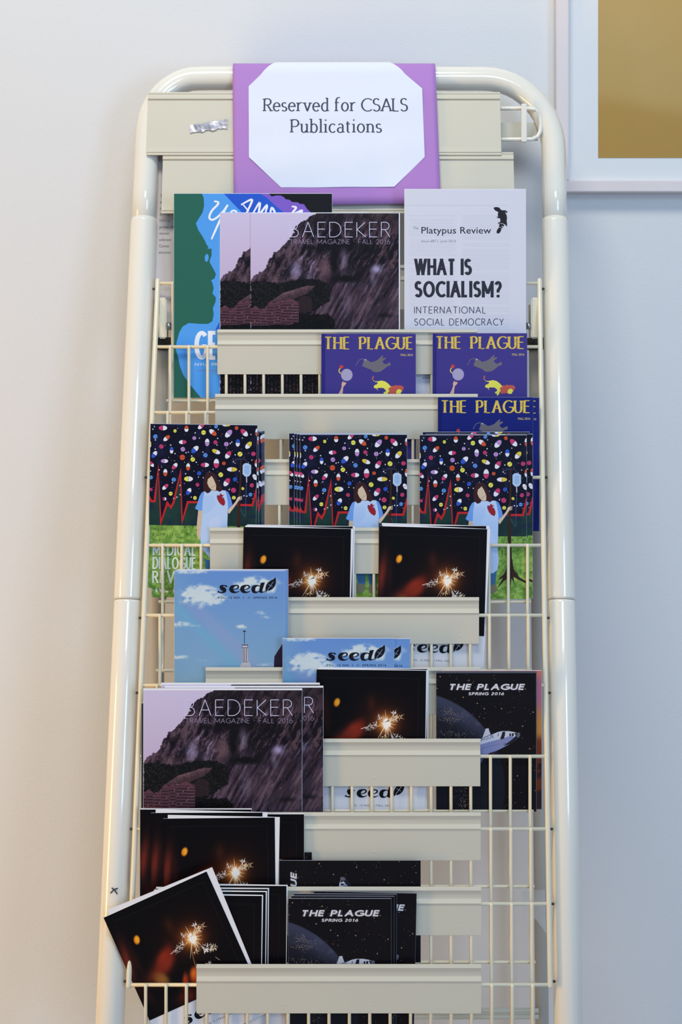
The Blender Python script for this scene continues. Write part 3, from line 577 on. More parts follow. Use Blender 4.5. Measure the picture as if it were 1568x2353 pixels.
# --- literary journal, spring: sky with rainbow
def art_sky():
    A = Art(254, 390, (100, 150, 215))
    def fn(x, y):
        c = mix(col3((104, 146, 208), x), col3((134, 174, 202), x), np.clip(y / 240, 0, 1)); c = mix(c, col3((120, 165, 200), x), sstep(60, 0, x) * .5)
        d = (x * .62 - y * .78) / 1.0; off = x - (y - 66) * 1.03
        band = lambda c0, wd: np.exp(-((off - c0) / wd) ** 2) * sstep(50, 95, y) * sstep(260, 200, y)
        c = mix(c, col3((110, 178, 208), x), band(-14, 14) * .5); c = mix(c, col3((150, 160, 205), x), band(20, 14) * .35); c = mix(c, col3((168, 158, 200), x), band(40, 12) * .25)
        n = fbm(x / 12, y / 9, 5, 3)
        for (px, py, sx, sy, k) in ((55, 55, 34, 16, 1.5), (85, 62, 28, 12, 1.4), (78, 45, 14, 10, 1), (30, 60, 16, 12, .9), (190, 30, 34, 12, 1.5), (160, 32, 22, 9, 1.0), (215, 44, 20, 10, .8), (200, 22, 20, 8, .8), (30, 3, 50, 5, .7), (14, 122, 24, 7, .9), (48, 126, 16, 4, .5), (155, 128, 13, 5, .8), (200, 96, 22, 6, .5), (215, 106, 20, 4, .5), (14, 198, 26, 5, .7), (55, 205, 30, 4, .4), (60, 84, 12, 6, .4), (215, 215, 40, 6, .4), (40, 250, 60, 12, .3), (180, 290, 60, 14, .5)):
            q_ = 1.25 if k >= 1 else 1.05; g = np.exp(-(((x - px) / sx / q_) ** 2 + ((y - py) / sy / q_) ** 2)) * k * np.clip(n * 2.6 - .35, 0, 3); c = mix(c, col3((206, 220, 224), x), sstep(.2, .8, g) * .95)
        return c
    A.grid(127, 195, fn)
    dk = (52, 40, 58)
    A.line([(161, 120), (161, 140)], .5, (100, 110, 150), 1); A.line([(161, 137), (161, 170)], 1.4, dk, 1); A.poly([(158, 137), (164, 137), (164, 140), (158, 140)], dk, 2)
    A.poly([(157, 168), (166, 168), (168, 176), (169, 205), (175, 214), (178, 222), (178, 390), (148, 390), (150, 220), (156, 210), (157, 176)], (196, 190, 196), 2)
    for a in (158.5, 162, 166): A.line([(a, 176), (a - .5, 208)], 1.3, (96, 66, 78), 3)
    A.line([(155, 170), (169, 170)], 2, dk, 3); A.line([(154, 176), (170, 176)], 1, dk, 3); A.line([(156, 209), (170, 209)], 1, dk, 3)
    A.poly([(228, 230), (230, 196), (248, 168), (254, 166), (254, 390), (228, 390)], (44, 34, 58), 2)
    seed_logo(A, 99, 237, 50, 17.5, (24, 24, 34), bgc=(150, 180, 220))
    A.font('VOL. 12 NO. 1  //  SPRING 2016', 99, 236, 63.5, 5, (28, 30, 44), off=.012, sp=1.25)
    return A

# --- literary journal, fall: sparkler at night
def art_spark():
    A = Art(244, 332, (222, 222, 226))
    def fn(x, y):
        c = col3((11, 9, 13), x)
        def blob(px, py, sx, sy, cc, k, ang=0, p=2):
            nonlocal c
            ca = math.cos(R(ang)); sa = math.sin(R(ang)); a = ((x - px) * ca + (y - py) * sa) / sx; b = (-(x - px) * sa + (y - py) * ca) / sy
            c = mix(c, col3(cc, x), np.clip(np.exp(-(a * a + b * b) ** (p / 2)) * k, 0, 1))
        blob(8, 110, 10, 46, (116, 42, 30), .9, 6); blob(26, 110, 7, 36, (66, 26, 22), .45); blob(123, 76, 10, 18, (72, 36, 20), .8); blob(150, 110, 62, 50, (40, 16, 12), .9)
        blob(84, 138, 26, 17, (150, 46, 26), 1.1, -50, 3); blob(66, 152, 36, 17, (120, 40, 26), .9, -35); blob(98, 126, 9, 18, (120, 36, 22), .6, 20)
        blob(60, 172, 13, 19, (146, 96, 44), .9, -35, 4); blob(46, 160, 16, 10, (100, 44, 26), .5)
        blob(18, 190, 10, 30, (60, 20, 18), .6, -15)
        blob(46, 73, 6.5, 9.5, (236, 140, 30), 1.2, 15, 6); blob(47.5, 72, 4, 7, (250, 176, 50), .9, 15, 4)
        blob(132, 197, 15, 21, (150, 54, 20), 1.1, 25, 4); blob(131, 190, 9, 13, (226, 118, 40), .9, 25, 3); blob(105, 200, 7, 21, (132, 42, 20), 1, 24, 4); blob(106, 194, 4, 12, (176, 66, 30), .6, 24); blob(100, 228, 26, 16, (104, 32, 18), .8)
        blob(156, 118, 26, 26, (170, 84, 22), .85); blob(156, 119, 15, 16, (246, 168, 70), .95); blob(157, 119, 8, 9, (255, 246, 226), 1.3, 0, 3); blob(158, 126, 6, 12, (255, 240, 215), .9)
        blob(172, 108, 12, 8, (200, 120, 60), .5, -35)
        fr = (np.abs(x - 17) < .5) & (y > 18) & (y < 232) | (np.abs(x - 228) < .5) & (y > 18) & (y < 232) | (np.abs(y - 18) < .5) & (x > 17) & (x < 228)
        c = np.where(fr[..., None], c + 12, c)
        return np.where((y > 243)[..., None], col3((222, 222, 226), x), c)
    A.grid(163, 222, fn)
    random.seed(7); hot = (250, 240, 228)
    def ray(cx, cy, a, r0, r1, w_, col):
        ca = math.cos(R(a)); sa = math.sin(R(a)); nx = -sa * w_ / 2; ny = ca * w_ / 2
        A.poly([(cx + ca * r0 + nx, cy + sa * r0 + ny), (cx + ca * r1, cy + sa * r1), (cx + ca * r0 - nx, cy + sa * r0 - ny)], col, 2)
    core = [(157 + (8.5 + random.uniform(-3, 4)) * math.cos(R(a)), 120 + (10 + random.uniform(-3, 5)) * math.sin(R(a))) for a in range(0, 360, 12)]
    A.poly(core, (255, 246, 230), 3)
    for i in range(46):
        a = random.uniform(0, 360); ray(157, 119, a, 3, random.choice([11, 13, 15, 17, 20, 24]) * random.uniform(.8, 1.1), random.uniform(1.2, 3.0), random.choice([hot, (252, 220, 170), (244, 180, 110), (232, 150, 70)]))
    for a, r in ((-96, 32), (-40, 36), (-30, 42), (-52, 28), (120, 46), (94, 30), (80, 33), (62, 28)): ray(157, 119, a, 3, r, 2.4, (250, 224, 186))
    def frag(cx, cy, n, r, w_, c_):
        for i in range(int(n * 1.6)):
            a = random.uniform(0, 360); q = r * random.uniform(.15, .9); x = cx + q * math.cos(R(a)); y = cy + q * math.sin(R(a)) * .7
            ray(x, y, a + random.uniform(-40, 40), 0, random.uniform(2, 8), w_ * random.uniform(.35, .9), c_)
    for (cx, cy, n, r, w_, c_) in ((173, 95, 14, 4, 1.8, hot), (174, 108, 22, 9, 1.8, (250, 220, 185)), (186, 104, 14, 8, 1.3, (244, 200, 150)), (120, 127, 20, 10, 1.5, (240, 222, 210)), (132, 120, 12, 4, 1.5, hot), (176, 150, 34, 11, 1.9, hot), (190, 156, 26, 10, 1.6, (252, 228, 200)), (143, 108, 8, 3, 1.4, hot), (152, 148, 8, 4, 2.2, (252, 214, 160)), (141, 102, 5, 2, 1.2, hot), (166, 184, 14, 4, 1.6, hot)):
        frag(cx, cy, n, r, w_, c_)
    A.line([(100, 131), (122, 124)], 1.2, (240, 215, 200), 2); A.line([(150, 128), (141, 160), (138, 185)], .9, (196, 130, 80), 2); A.line([(186, 176), (192, 186)], 1.2, (170, 140, 130), 2)
    seed_logo(A, 66, 202, 283, 18, (20, 20, 24), bgc=(222, 222, 226))
    A.font('VOL. 12 NO. 2 / FALL 2016', 80, 170, 303, 4.2, (60, 60, 66), sp=1.15)
    return A

# --- humour magazine, spring: shuttle in space
def art_space():
    A = Art(229, 318, (16, 15, 19)); u = lambda L_: [((x - 50) / 6.03, (y - 90) / 6.03) for x, y in L_]
    def fn(x, y):
        c = col3((17, 15, 19), x); c = mix(c, col3((28, 22, 26), x), fbm(x / 60, y / 60, 2, 1) * .5)
        d = np.hypot(x + 62, y - 262) ; r0 = 219
        ins = sstep(r0 + 1.5, r0 - 1.5, d); e = mix(col3((27, 28, 38), x), col3((70, 74, 100), x), sstep(r0 - 60, r0 - 4, d) * .75 * (.35 + .65 * sstep(300, 60, y)))
        e = mix(e, col3((86, 88, 110), x), sstep(.55, .8, fbm(x / 16, y / 9, 3, 6)) * .35 * sstep(r0 - 70, r0 - 20, d)); e = mix(e, col3((22, 22, 30), x), sstep(110, 190, y) * .75)
        return mix(c, e, ins)
    A.grid(153, 212, fn)
    random.seed(5)
    for i in range(190):
        x = random.uniform(2, 227); y = random.uniform(2, 316)
        if math.hypot(x + 62, y - 262) < 222 : continue
        r = random.choice([.35, .45, .6, .6, .9]); c = random.choice([(150, 140, 132), (190, 170, 150), (120, 110, 110), (196, 140, 90)])
        A.poly(ell(x, y, r, r, 0, n=6), c, 1)
    for (x, y) in ((110, 82), (150, 82), (198, 122), (94, 70), (186, 236), (214, 174), (9, 9), (62, 56), (75, 17), (222, 90)):
        for a in (0, 90): A.line([(x - 2.2 * math.cos(R(a)), y - 2.2 * math.sin(R(a))), (x + 2.2 * math.cos(R(a)), y + 2.2 * math.sin(R(a)))], .5, (150, 104, 70), 1)
        A.poly(ell(x, y, 1, 1, 0, n=8), (214, 170, 120), 2)
    for i in range(300):
        cx, cy, sx, sy = random.choice([(45, 98, 16, 8), (35, 140, 22, 6), (60, 142, 16, 3), (25, 88, 10, 5), (58, 250, 7, 24), (66, 285, 8, 16), (60, 300, 8, 10), (30, 108, 10, 3)])
        x = random.gauss(cx, sx); y = random.gauss(cy, sy)
        if not (0 < x < 229 and 0 < y < 318) or math.hypot(x + 62, y - 262) > 214: continue
        A.poly(ell(x, y, .5, .5, 0, n=5), random.choice([(190, 186, 180), (220, 190, 140), (150, 150, 150), (200, 150, 100)]), 1)
    def techno(t, x0, x1, base, cap, w_, gap, sp):
        A.stroke_text(t, x0, x1, base + .3, cap, w_ * 2.4, w_ * 2.2, (58, 50, 56), 2, slant=.22, gap=gap, space=sp, flat=True)
        A.stroke_text(t, x0, x1, base, cap, w_ * 1.35, w_ * 1.1, (150, 146, 150), 3, slant=.22, gap=gap, space=sp, flat=True)
        A.stroke_text(t, x0, x1, base - .3, cap, w_, w_ * .7, (222, 220, 224), 4, slant=.22, gap=gap, space=sp, flat=True)
    techno('THE PLAGUE', 29, 200, 39.5, 14, 3.4, .34, .2); techno('SPRING 2016', 74, 154, 51.5, 6.8, 1.5, .36, .2)
    # shuttle
    A.poly(u([(300, 1330), (520, 1060), (670, 1000), (800, 950), (900, 908), (960, 895), (1050, 895), (1130, 908), (1190, 930), (1210, 960), (1200, 990), (1170, 1010), (1030, 1095), (900, 1160), (800, 1200), (700, 1260), (560, 1350), (420, 1420)]), (196, 198, 212), 2)
    A.poly(u([(300, 1330), (500, 1180), (660, 1080), (800, 1040), (950, 1000), (1080, 960), (1180, 1000), (1030, 1095), (900, 1160), (800, 1200), (700, 1260), (560, 1350), (420, 1420)]), (128, 134, 176), 3)
    A.poly(u([(1130, 915), (1190, 930), (1210, 960), (1200, 990), (1120, 1050), (1000, 1100), (990, 1085), (1060, 1040), (1110, 1000), (1150, 960)]), (34, 34, 46), 4)
    A.poly(ell(*u([(1185, 950)])[0], 4, 6, 20), (96, 96, 106), 5)
    A.poly(u([(965, 905), (1003, 900), (1000, 950), (985, 1000), (950, 1008), (932, 1000), (950, 960)]), (36, 36, 46), 4)
    A.poly(u([(1062, 930), (1084, 926), (1082, 962), (1060, 964)]), (36, 36, 46), 5); A.poly(u([(1096, 926), (1124, 925), (1118, 965), (1094, 966)]), (36, 36, 46), 5)
    A.line(u([(912, 925), (902, 965)]), 1.4, (60, 60, 80), 5)
    A.poly(u([(680, 990), (728, 866), (745, 858), (775, 858), (805, 938), (760, 960)]), (190, 192, 206), 3); A.line(u([(685, 985), (730, 870)]), .9, (60, 60, 74), 4); A.line(u([(778, 870), (802, 935)]), 1.1, (70, 70, 84), 4)
    A.poly(ell(*u([(1000, 1075)])[0], 3.2, 2.4), (60, 60, 90), 5); A.poly(ell(*u([(1000, 1075)])[0], 2, 1.4), (140, 140, 176), 6)
    for i in range(16): A.line(u([(670 + i * 16, 1140 - i * 4.2), (678 + i * 16, 1138 - i * 4.2)]), .8, (60, 60, 100), 5)
    A.font('PLAGUE', *[(v - 50) / 6.03 for v in (600, 862)], (1058 - 90) / 6.03, 7.5, (70, 76, 100), off=.0, ang=-17)
    A.poly(u([(730, 1235), (790, 1195), (900, 1162), (860, 1200), (760, 1240)]), (50, 40, 60), 5)
    A.poly(u([(420, 1500), (660, 1290), (700, 1270), (680, 1320), (560, 1450)]), (90, 96, 130), 3)
    return A

# --- sunset covered magazine
def art_sunset():
    A = Art(229, 318, (200, 110, 90))
    def fn(x, y):
        c = mix(col3((214, 118, 96), x), col3((178, 104, 128), x), sstep(0, 30, y) * sstep(60, 200, x)); c = mix(c, col3((196, 130, 60), x), sstep(60, 120, y)); c = mix(c, col3((120, 56, 30), x), sstep(140, 165, y))
        c = mix(c, col3((60, 34, 40), x), sstep(180, 200, y) * sstep(.4, .6, fbm(x / 30, y / 8, 3, 2))); return mix(c, col3((52, 38, 46), x), sstep(270, 280, y))
    A.grid(40, 80, fn); return A
def art_letter():
    A = Art(355, 460, (206, 196, 192)); g = (96, 88, 90)
    rows = [(118, 'Th'), (132, 'art'), (147, 'choc'), (161, 'silkscr'), (177, 'NYU a'), (192, 'print m'), (207, 'moven'), (222, 'unknow'), (237, 'Coman'), (252, 'encour')]
    for y, t in rows: A.font(t, 14, 14 + len(t) * 4.6, y + 29, 7, g, off=.002)
    return A

def slab(name, w_, h_, y0, y1): return box_mesh(name, (-w_ / 2, y0, 0), (w_ / 2, y1, h_))
KIND = {}
def kind(key, art, width, thick, back=(30, 28, 32), m=None, page='page', words=None, pages_n=1):
    A = art; Hm = A.H * width / A.W
    cover = A.mesh(key + '_print', width, m=m or M['gloss'])
    pg = slab('pages', width * 1.003, Hm * 1.002, 0.0003, thick - 0.0003); pg.materials.append(M[page])
    bk = slab('back_sheet', width, Hm, thick - 0.0003, thick)
    km = mat(key + '_back', tuple((c / 255) ** 2.2 for c in back), 0.35, var=0.05); bk.materials.append(km)
    KIND[key] = dict(w=width, h=Hm, t=thick, cover=cover, pages=pg, back=bk)
kind('travel', art_travel(), .1985, .0018)
kind('campus', art_campus(), .2120, .0014, (45, 103, 88))
kind('news', art_news(), .1625, .0012, (212, 214, 224), m=M['matte'])
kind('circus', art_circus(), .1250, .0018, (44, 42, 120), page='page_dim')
kind('circus_no_sheen', art_circus((24, 34, 116), (20, 28, 104)), .1250, .0018, (24, 30, 100), page='page_dim')  # same purple cover, darker: no gloss haze painted into its ground colour
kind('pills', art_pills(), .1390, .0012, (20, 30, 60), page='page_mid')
kind('sky', art_sky(), .1410, .0014, (120, 160, 210))
kind('spark', art_spark(), .1385, .0012, (225, 225, 228))
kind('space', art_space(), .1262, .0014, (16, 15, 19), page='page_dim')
kind('sunset', art_sunset(), .1262, .0014, (80, 50, 50))
kind('letter', art_letter(), .2130, .0006, (206, 196, 192), m=M['matte'])
sl = Art(340, 420, (48, 54, 66)); kind('slate', sl, .1860, .0016, (48, 54, 66))

# ---------------------------------------------------------------- the rack
OFF = 0.016
RY = [651, 797, 948, 1097, 1253, 1414, 1575, 1738, 1905, 2077, 2263]         # front rails
BY = [775, 921, 1075, 1228, 1383, 1541, 1702, 1863, 2037, 2211, 2400]        # floor rails
fk = [DP(y) - OFF for y in RY]
def xc(Y): return 801.5 - 21.5 * (Y - 642) / 1618.0
rack_base = Vector((0, DP(2353) - 0.1, 0))
rack = empty('magazine_rack', (0.0, 1.95, 0.0)); inv = -Vector(rack.location)
tag(rack, 'tall cream tubular metal display rack with wire pockets leaning by the wall', 'rack')
def rp(name, me, m, parent=rack, label=None, loc=None):
    """rack part: mesh given in world coordinates"""
    if parent is rack: o = link(name, me, m, rack, inv if loc is None else Vector(loc) + inv)
    else: o = link(name, me, m, parent, (0, 0, 0) if loc is None else loc)
    if label: o['label'] = label
    return o
lx = lambda Y: 327 - .0425 * (Y - 600)
rx = lambda Y: 1277.5 + .0165 * (Y - 600)
TR = 0.0172
# hoop: left leg top, bend, crossbar, bend, right leg top
pts = [PP(lx(540), 540), PP(lx(440), 440), PP(lx(330), 330)]
cL = (lx(300) + 118, 180 + 128)
for i in range(1, 12):
    a = R(180 - 90 * i / 12); pts.append(PP(cL[0] + 118 * math.cos(a), cL[1] - 128 * math.sin(a)))
pts.append(PP(cL[0] + 30, 180))
cR = (rx(330) - 162, 181 + 168)
pts += [PP(784, 180), PP(cR[0] - 30, 181)]
for i in range(0, 13):
    a = R(90 - 90 * i / 12); pts.append(PP(cR[0] + 162 * math.cos(a), cR[1] - 168 * math.sin(a)))
pts += [PP(rx(440), 440), PP(rx(540), 540)]
rp('top_hoop', tube_mesh('top_hoop', pts, TR - .0004, 24), M['enamel'])
def zfloor(xf, s=0.008):  # image row of the leg where it meets the floor
    d = (K / F - CH) * F / (15500 + YH); return K / d - 15500
for side, xf in (('l', lx), ('r', rx)):
    yb = zfloor(xf) - 14
    up = tube_mesh('side_tube', [PP(xf(503), 503), PP(xf(512), 512), PP(xf(1372), 1372), PP(xf(1378), 1378)], [TR - .0002, TR + .0009, TR + .0009, TR + .0005], 24)
    rp('side_tube', up, M['enamel'])
    lo = tube_mesh('lower_tube', [PP(xf(1378.6), 1378.6), PP(xf(1385), 1385), PP(xf(yb), yb)], [TR - .0001, TR + .0006, TR + .0006], 24)
    rp('lower_tube', lo, M['enamel'])
    rp('foot_cap', tube_mesh('foot_cap', [PP(xf(yb - 30), yb - 30), PP(xf(yb + 10), yb + 10)], TR + .002, 20), M['black'], label='black foot cap')
# rods beside the tubes
rodL = lambda Y: 363 - 67 * (Y - 642) / 1620.0
rodR = lambda Y: 1240 + 25 * (Y - 642) / 1620.0
for xf in (rodL, rodR):
    o = rp('side_rod', tube_mesh('side_rod', [PP(xf(640), 640, OFF), PP(xf(643), 643, OFF), PP(xf(2266), 2266, OFF), PP(xf(2270), 2270, OFF)], [.0022, .0033, .0033, .0026], 12), M['wire'])
    xt = lx if xf is rodL else rx
    for y in (664, 1097, 1420, 1592, 1905, 2077, 2255):
        rp('spacer_pin', tube_mesh('spacer_pin', [PP(xf(y), y, OFF), PP(xf(y) * .75 + xt(y) * .25, y, OFF - .006)], .0018, 8), M['black'])
# wires
WS = .02492; NW = 20
for k in range(11):
    Yr = RY[k]; d = fk[k]
    a = P(rodL(Yr), Yr, d); b = P(rodR(Yr), Yr, d)
    rail = rp('pocket_rail', tube_mesh('pocket_rail', [a, b], .0023, 10), M['wire'])
    x0 = (xc(Yr) - 784) / F * d
    if k < 10: Ye = BY[k + 1]; de = fk[k + 1] + .005
    else: Ye = BY[k] + 130; de = d
    top = P(0, Yr - 4, d).z; bend = P(0, Ye - 12, d).z; end = P(0, Ye, de).z
    Z = Vector((0, 0, 0))
    path = [Vector((0, d - .0016, top)), Vector((0, d - .0016, top - .004)), Vector((0, d - .0016, bend + .004)), Vector((0, d - .003, bend - .002)), Vector((0, de, end))]
    if k == 10: path = path[:3]
    wm = tube_mesh('vertical_wire', path, [.0018] + [.0021] * (len(path) - 1), 8)
    wm.materials.append(M['wire'])
    for j in range(NW):
        o = link('vertical_wire', wm, None, rail, (x0 + (j - 9.5) * WS, 0, 0))
    if k > 0:
        Yb = BY[k]; db = fk[k] + .0045; xa = (xc(Yb) - 784) / F * db
        zb = P(0, Yb, db).z
        rp('floor_rail', tube_mesh('floor_rail', [(xa - 9.5 * WS - .005, db, zb), (xa + 9.5 * WS + .006, db, zb)], .0021, 8), M['wire'])
# label strips
def strip_mesh(name, XL, XR, Yt, d, prof, dim=True):
    a = P(XL, Yt, d); b = P(XR, Yt, d); n = len(prof); v = []; f = []
    for p in (a, b):
        for (z, y) in prof: v.append(Vector((p.x, d + y / 1000, p.z + z / 1000)))
    for i in range(n): f.append((i, (i + 1) % n, n + (i + 1) % n, n + i))
    f.append(tuple(range(n))); f.append(tuple(range(n, 2 * n))[::-1])
    if dim:
        for fx in (.31, .62, .93):
            cx = a.x + (b.x - a.x) * fx; cz = a.z - .049; b0 = len(v); v.append(Vector((cx, d - .0020, cz))); m_ = 10
            for q in range(m_): v.append(Vector((cx + .0026 * math.cos(2 * math.pi * q / m_), d - .00165, cz + .002 * math.sin(2 * math.pi * q / m_))))
            for q in range(m_): f.append((b0, b0 + 1 + (q + 1) % m_, b0 + 1 + q))
    me = mesh_py(name, v, f); bm = bmesh.new(); bm.from_mesh(me); bmesh.ops.recalc_face_normals(bm, faces=bm.faces[:]); bm.to_mesh(me); bm.free(); return me
PF = [(0, 0), (0, -2.0), (-.4, -2.4), (-4.0, -3.5), (-4.4, -1.2), (-14.2, -.6), (-15.2, -.8), (-20, -3.4), (-20.5, -3.2), (-20.8, -2.0), (-59.5, -1.6), (-59.8, -1.5), (-59.8, 0)]
ST = [(609, 505, 1095), (757, 500, 1097), (905, 495, 1098), (1055, 488, 1099), (1212, 483, 1101), (1372, 478, 1101), (1533, 473, 1104), (1697, 468, 1104), (1866, 462, 1105), (2037, 457, 1106), (2215, 452, 1106)]
for k, (yt, a, b) in enumerate(ST):
    d = fk[k] - .0024
    rp('label_strip', strip_mesh('label_strip', a, b, yt, d, PF), M['strip'])
# upper label plates follow the lean
tanL = (15500 + YH) / F  # dz/dd of the leaning plane
def plate(XL, XR, Y0, Y1, n, yl=0):
    hgt = (PP(0, Y0, n) - PP(0, Y1, n)); Lg = hgt.length; up = hgt.normalized(); nrm = Vector((0, -up.z, up.y))
    pr = [(0, 0), (0, 2.2), (2, 2.6), (3.5, 1.6), (5.5, 2.0), (8.5, 3.2), (10.3, 3.2), (10.6, 1.0), (Lg * 1000 - 11, 1.0), (Lg * 1000 - 10.5, 1.8), (Lg * 1000 - 4, 2.2), (Lg * 1000 - 3.6, 1.0), (Lg * 1000 - 2.6, 2.0), (Lg * 1000, 2.0), (Lg * 1000, 0)]
    top = PP(0, Y0, n); v = []; f = []; m_ = len(pr)
    for X in (XL, XR):
        x = (X - 784) / F * DP(Y0)
        for (t, h) in pr:
            q = top - up * (t / 1000) + nrm * (h / 1000); v.append(Vector((x, q.y, q.z)))
    for i in range(m_): f.append((i, (i + 1) % m_, m_ + (i + 1) % m_, m_ + i))
    f.append(tuple(range(m_))); f.append(tuple(range(m_, 2 * m_))[::-1])
    me = mesh_py('label_plate', v, f); bm = bmesh.new(); bm.from_mesh(me); bmesh.ops.recalc_face_normals(bm, faces=bm.faces[:]); bm.to_mesh(me); bm.free()
    return rp('label_plate', me, M['strip'])
pl1 = plate(345, 1146, 213, 357, .019); pl2 = plate(378, 1177, 351, 491, .017)
# foil tape scrap on the first plate
tv = []; tf = []; random.seed(3); N = 12
for i in range(N + 1):
    t = i / N; X = 437 + 86 * t; Yt = 288 - 15 * t + random.uniform(-2, 2); Yb = 306 - 12 * t + random.uniform(-2, 2)
    tv += [PP(X, Yt, .0215 + random.uniform(0, .0008)), PP(X, Yb, .0215 + random.uniform(0, .0008))]
for i in range(N): tf.append((2 * i, 2 * i + 1, 2 * i + 3, 2 * i + 2))
o = link('tape_scrap', mesh_py('tape_scrap', tv, tf), M['tape'], pl1); o['label'] = 'torn silvery tape scrap'
# wire loop and clip at the top right, plate behind it
lp = [PP(1100, 249, .012), PP(1215, 249, .012), PP(1232, 252, .012), PP(1241, 262, .012), PP(1243, 285, .012), PP(1242, 302, .012), PP(1236, 314, .012), PP(1222, 320, .012), PP(1100, 321, .012)]
lo = rp('wire_loop', tube_mesh('wire_loop', lp, .0029, 12), M['enamel'])
rp('loop_clip', box_mesh('loop_clip', PP(1199, 326, .019), PP(1209, 241, .019) + Vector((0, -.004, 0)), .0008), M['enamel'], parent=rack)
rp('brace_bar', box_mesh('brace_bar', PP(360, 322, -.008), PP(1236, 283, -.008) + Vector((0, .002, 0)), .0005), M['strip'])
# rear legs, hinge brackets, crossbars
for sx, X0, X1 in ((-1, 372, 352), (1, 1231, 1246)):
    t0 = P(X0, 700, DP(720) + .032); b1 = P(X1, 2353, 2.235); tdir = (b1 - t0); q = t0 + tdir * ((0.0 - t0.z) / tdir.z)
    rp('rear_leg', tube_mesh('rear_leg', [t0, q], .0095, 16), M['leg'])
    Xa = X0 - 8 if sx < 0 else X0 - 10
    rp('hinge_bracket', box_mesh('hinge_bracket', P(Xa, 778, DP(720) - .013), P(Xa + 20, 684, DP(720) - .006), .002), M['wire'], label='beige hinge bracket')
    rp('hinge_cap', tube_mesh('hinge_cap', [P(X0, 776, DP(720) + .033), P(X0 + 1, 803, DP(720) + .034)], .0125, 16), M['black'], label='black plastic collar')
    xb = 388 if sx < 0 else 1215
    rp('bolt', tube_mesh('bolt', [P(xb - 5, 749, DP(720) - .009), P(xb + 5, 749, DP(720) - .009)], .005, 10), M['steel'], label='steel bolt')
for y, d in ((2322, 2.221), (2336, 2.221)):
    rp('rear_crossbar', tube_mesh('rear_crossbar', [P(345, y, d), P(1238, y, d)], .0035, 10), M['wire'])

# clear plastic flap hanging behind the lower right wires
fv = [P(1197, 2047, 2.10), P(1253, 2045, 2.10), P(1256, 2145, 2.10), P(1232, 2112, 2.10), P(1208, 2100, 2.10)]
o = link('clear_plastic_scrap', mesh_py('clear_plastic_scrap', [q for q in fv] + [q + Vector((0, .0008, 0)) for q in fv], [(0, 1, 2, 3, 4), (9, 8, 7, 6, 5)] + [(i, (i + 1) % 5 + 0, (i + 1) % 5 + 5, i + 5) for i in range(5)]), M['clear'])
tag(o, 'torn clear plastic scrap caught on the rack side low at the right', 'plastic scrap')
# pen marks on the left tube
mk = []
o = rp('pen_mark', tube_mesh('pen_mark', [PP(254, 2052, .0176), PP(262, 2044, .0178), PP(271, 2041, .0176)], .0007, 6), M['mark'], label='dark pen cross mark')
o = rp('pen_mark', tube_mesh('pen_mark', [PP(257, 2040, .0176), PP(264, 2046, .0178), PP(270, 2054, .0176)], .0007, 6), M['mark'], label='dark pen cross mark')

# ---------------------------------------------------------------- magazines
def magazine(key, row, XL, Yt, dn, label, name='magazine', roll=0.0, lean=.3, pdx=0, pdz=0, proll=0, group=None, cat='magazine', yaw=0):
    k_ = KIND[key]; W = k_['w']; H = k_['h']
    d0 = fk[row] + .0022 + dn * .62 / 1000.0                      # depth of the foot inside the pocket
    ln = R(lean); Rm = Matrix.Rotation(-ln, 3, 'X') @ Matrix.Rotation(R(yaw), 3, 'Z') @ Matrix.Rotation(-R(roll), 3, 'Y')
    tl = Rm @ Vector((-W / 2, 0, H)); low = min((Rm @ Vector((sx * W / 2, 0, sz * H))).y for sx in (-1, 1) for sz in (0, 1))
    d = d0 + (tl.y - low)
    loc = P(XL, Yt, d) - tl
    root = empty(name, loc); root.rotation_euler = Rm.to_euler()
    tag(root, label, cat, group)
    link('front_cover', k_['cover'], None, root)
    pg = link('pages', k_['pages'], None, root, (pdx / 1000, 0, pdz / 1000)); pg.rotation_euler = (0, R(proll), 0)
    link('back_cover', k_['back'], None, root)
    return root

magazine('letter', 0, 358, 314, 6, 'pale typewritten sheet mostly hidden behind the green and blue magazine', 'printed_sheet', lean=12.2, cat='paper')
magazine('campus', 1, 400, 445, 9.5, 'large magazine with green face silhouette on blue, at the top left')
g = 'rock face travel magazines in the upper pocket'
magazine('travel', 1, 506, 489, 6.6, 'rock face travel magazine showing only its left sky strip, upper pocket', group=g)
magazine('travel', 1, 576, 490, 3.2, 'rock face travel magazine with full title, upper pocket under the lavender sign', group=g, pdx=1.2)
magazine('news', 1, 930, 435, 4, 'folded white newspaper asking WHAT IS SOCIALISM with a platypus emblem', 'newspaper', cat='newspaper')
g = 'purple circus covered magazines'
magazine('circus', 2, 739, 767, 3, 'purple magazine with lion and elephant, left of the upper two', group=g)
magazine('circus', 2, 995, 766, 3, 'purple magazine with lion and elephant, below the white newspaper', group=g)
magazine('circus_no_sheen', 3, 1021, 914, 6.5, 'dark circus magazine coloured without sheen, peeking out right behind the lower circus magazine', group=g)
magazine('circus_no_sheen', 3, 1007, 913, 3, 'dark circus magazine coloured without sheen, standing above the right pill magazines', group=g)
def stack(key, row, items, labels, group, **kw):
    for (X, Y, dn, *r), lb in zip(items, labels):
        magazine(key, row, X, Y, dn, lb, roll=r[0] if r else 0, group=group, **kw)
g = 'pill patterned journals in three stacks'
stack('pills', 4, [(363, 990, 10.6), (360, 991, 8.4), (357, 993, 6.2), (349, 996, 4.0), (346, 974, 1.4, -.8)],
      ['pill patterned journal, rearmost of the left stack', 'pill patterned journal, second from the back of the left stack', 'pill patterned journal in the middle of the left stack', 'pill patterned journal just behind the front one of the left stack', 'pill patterned journal fully in view at the front of the left stack'], g)
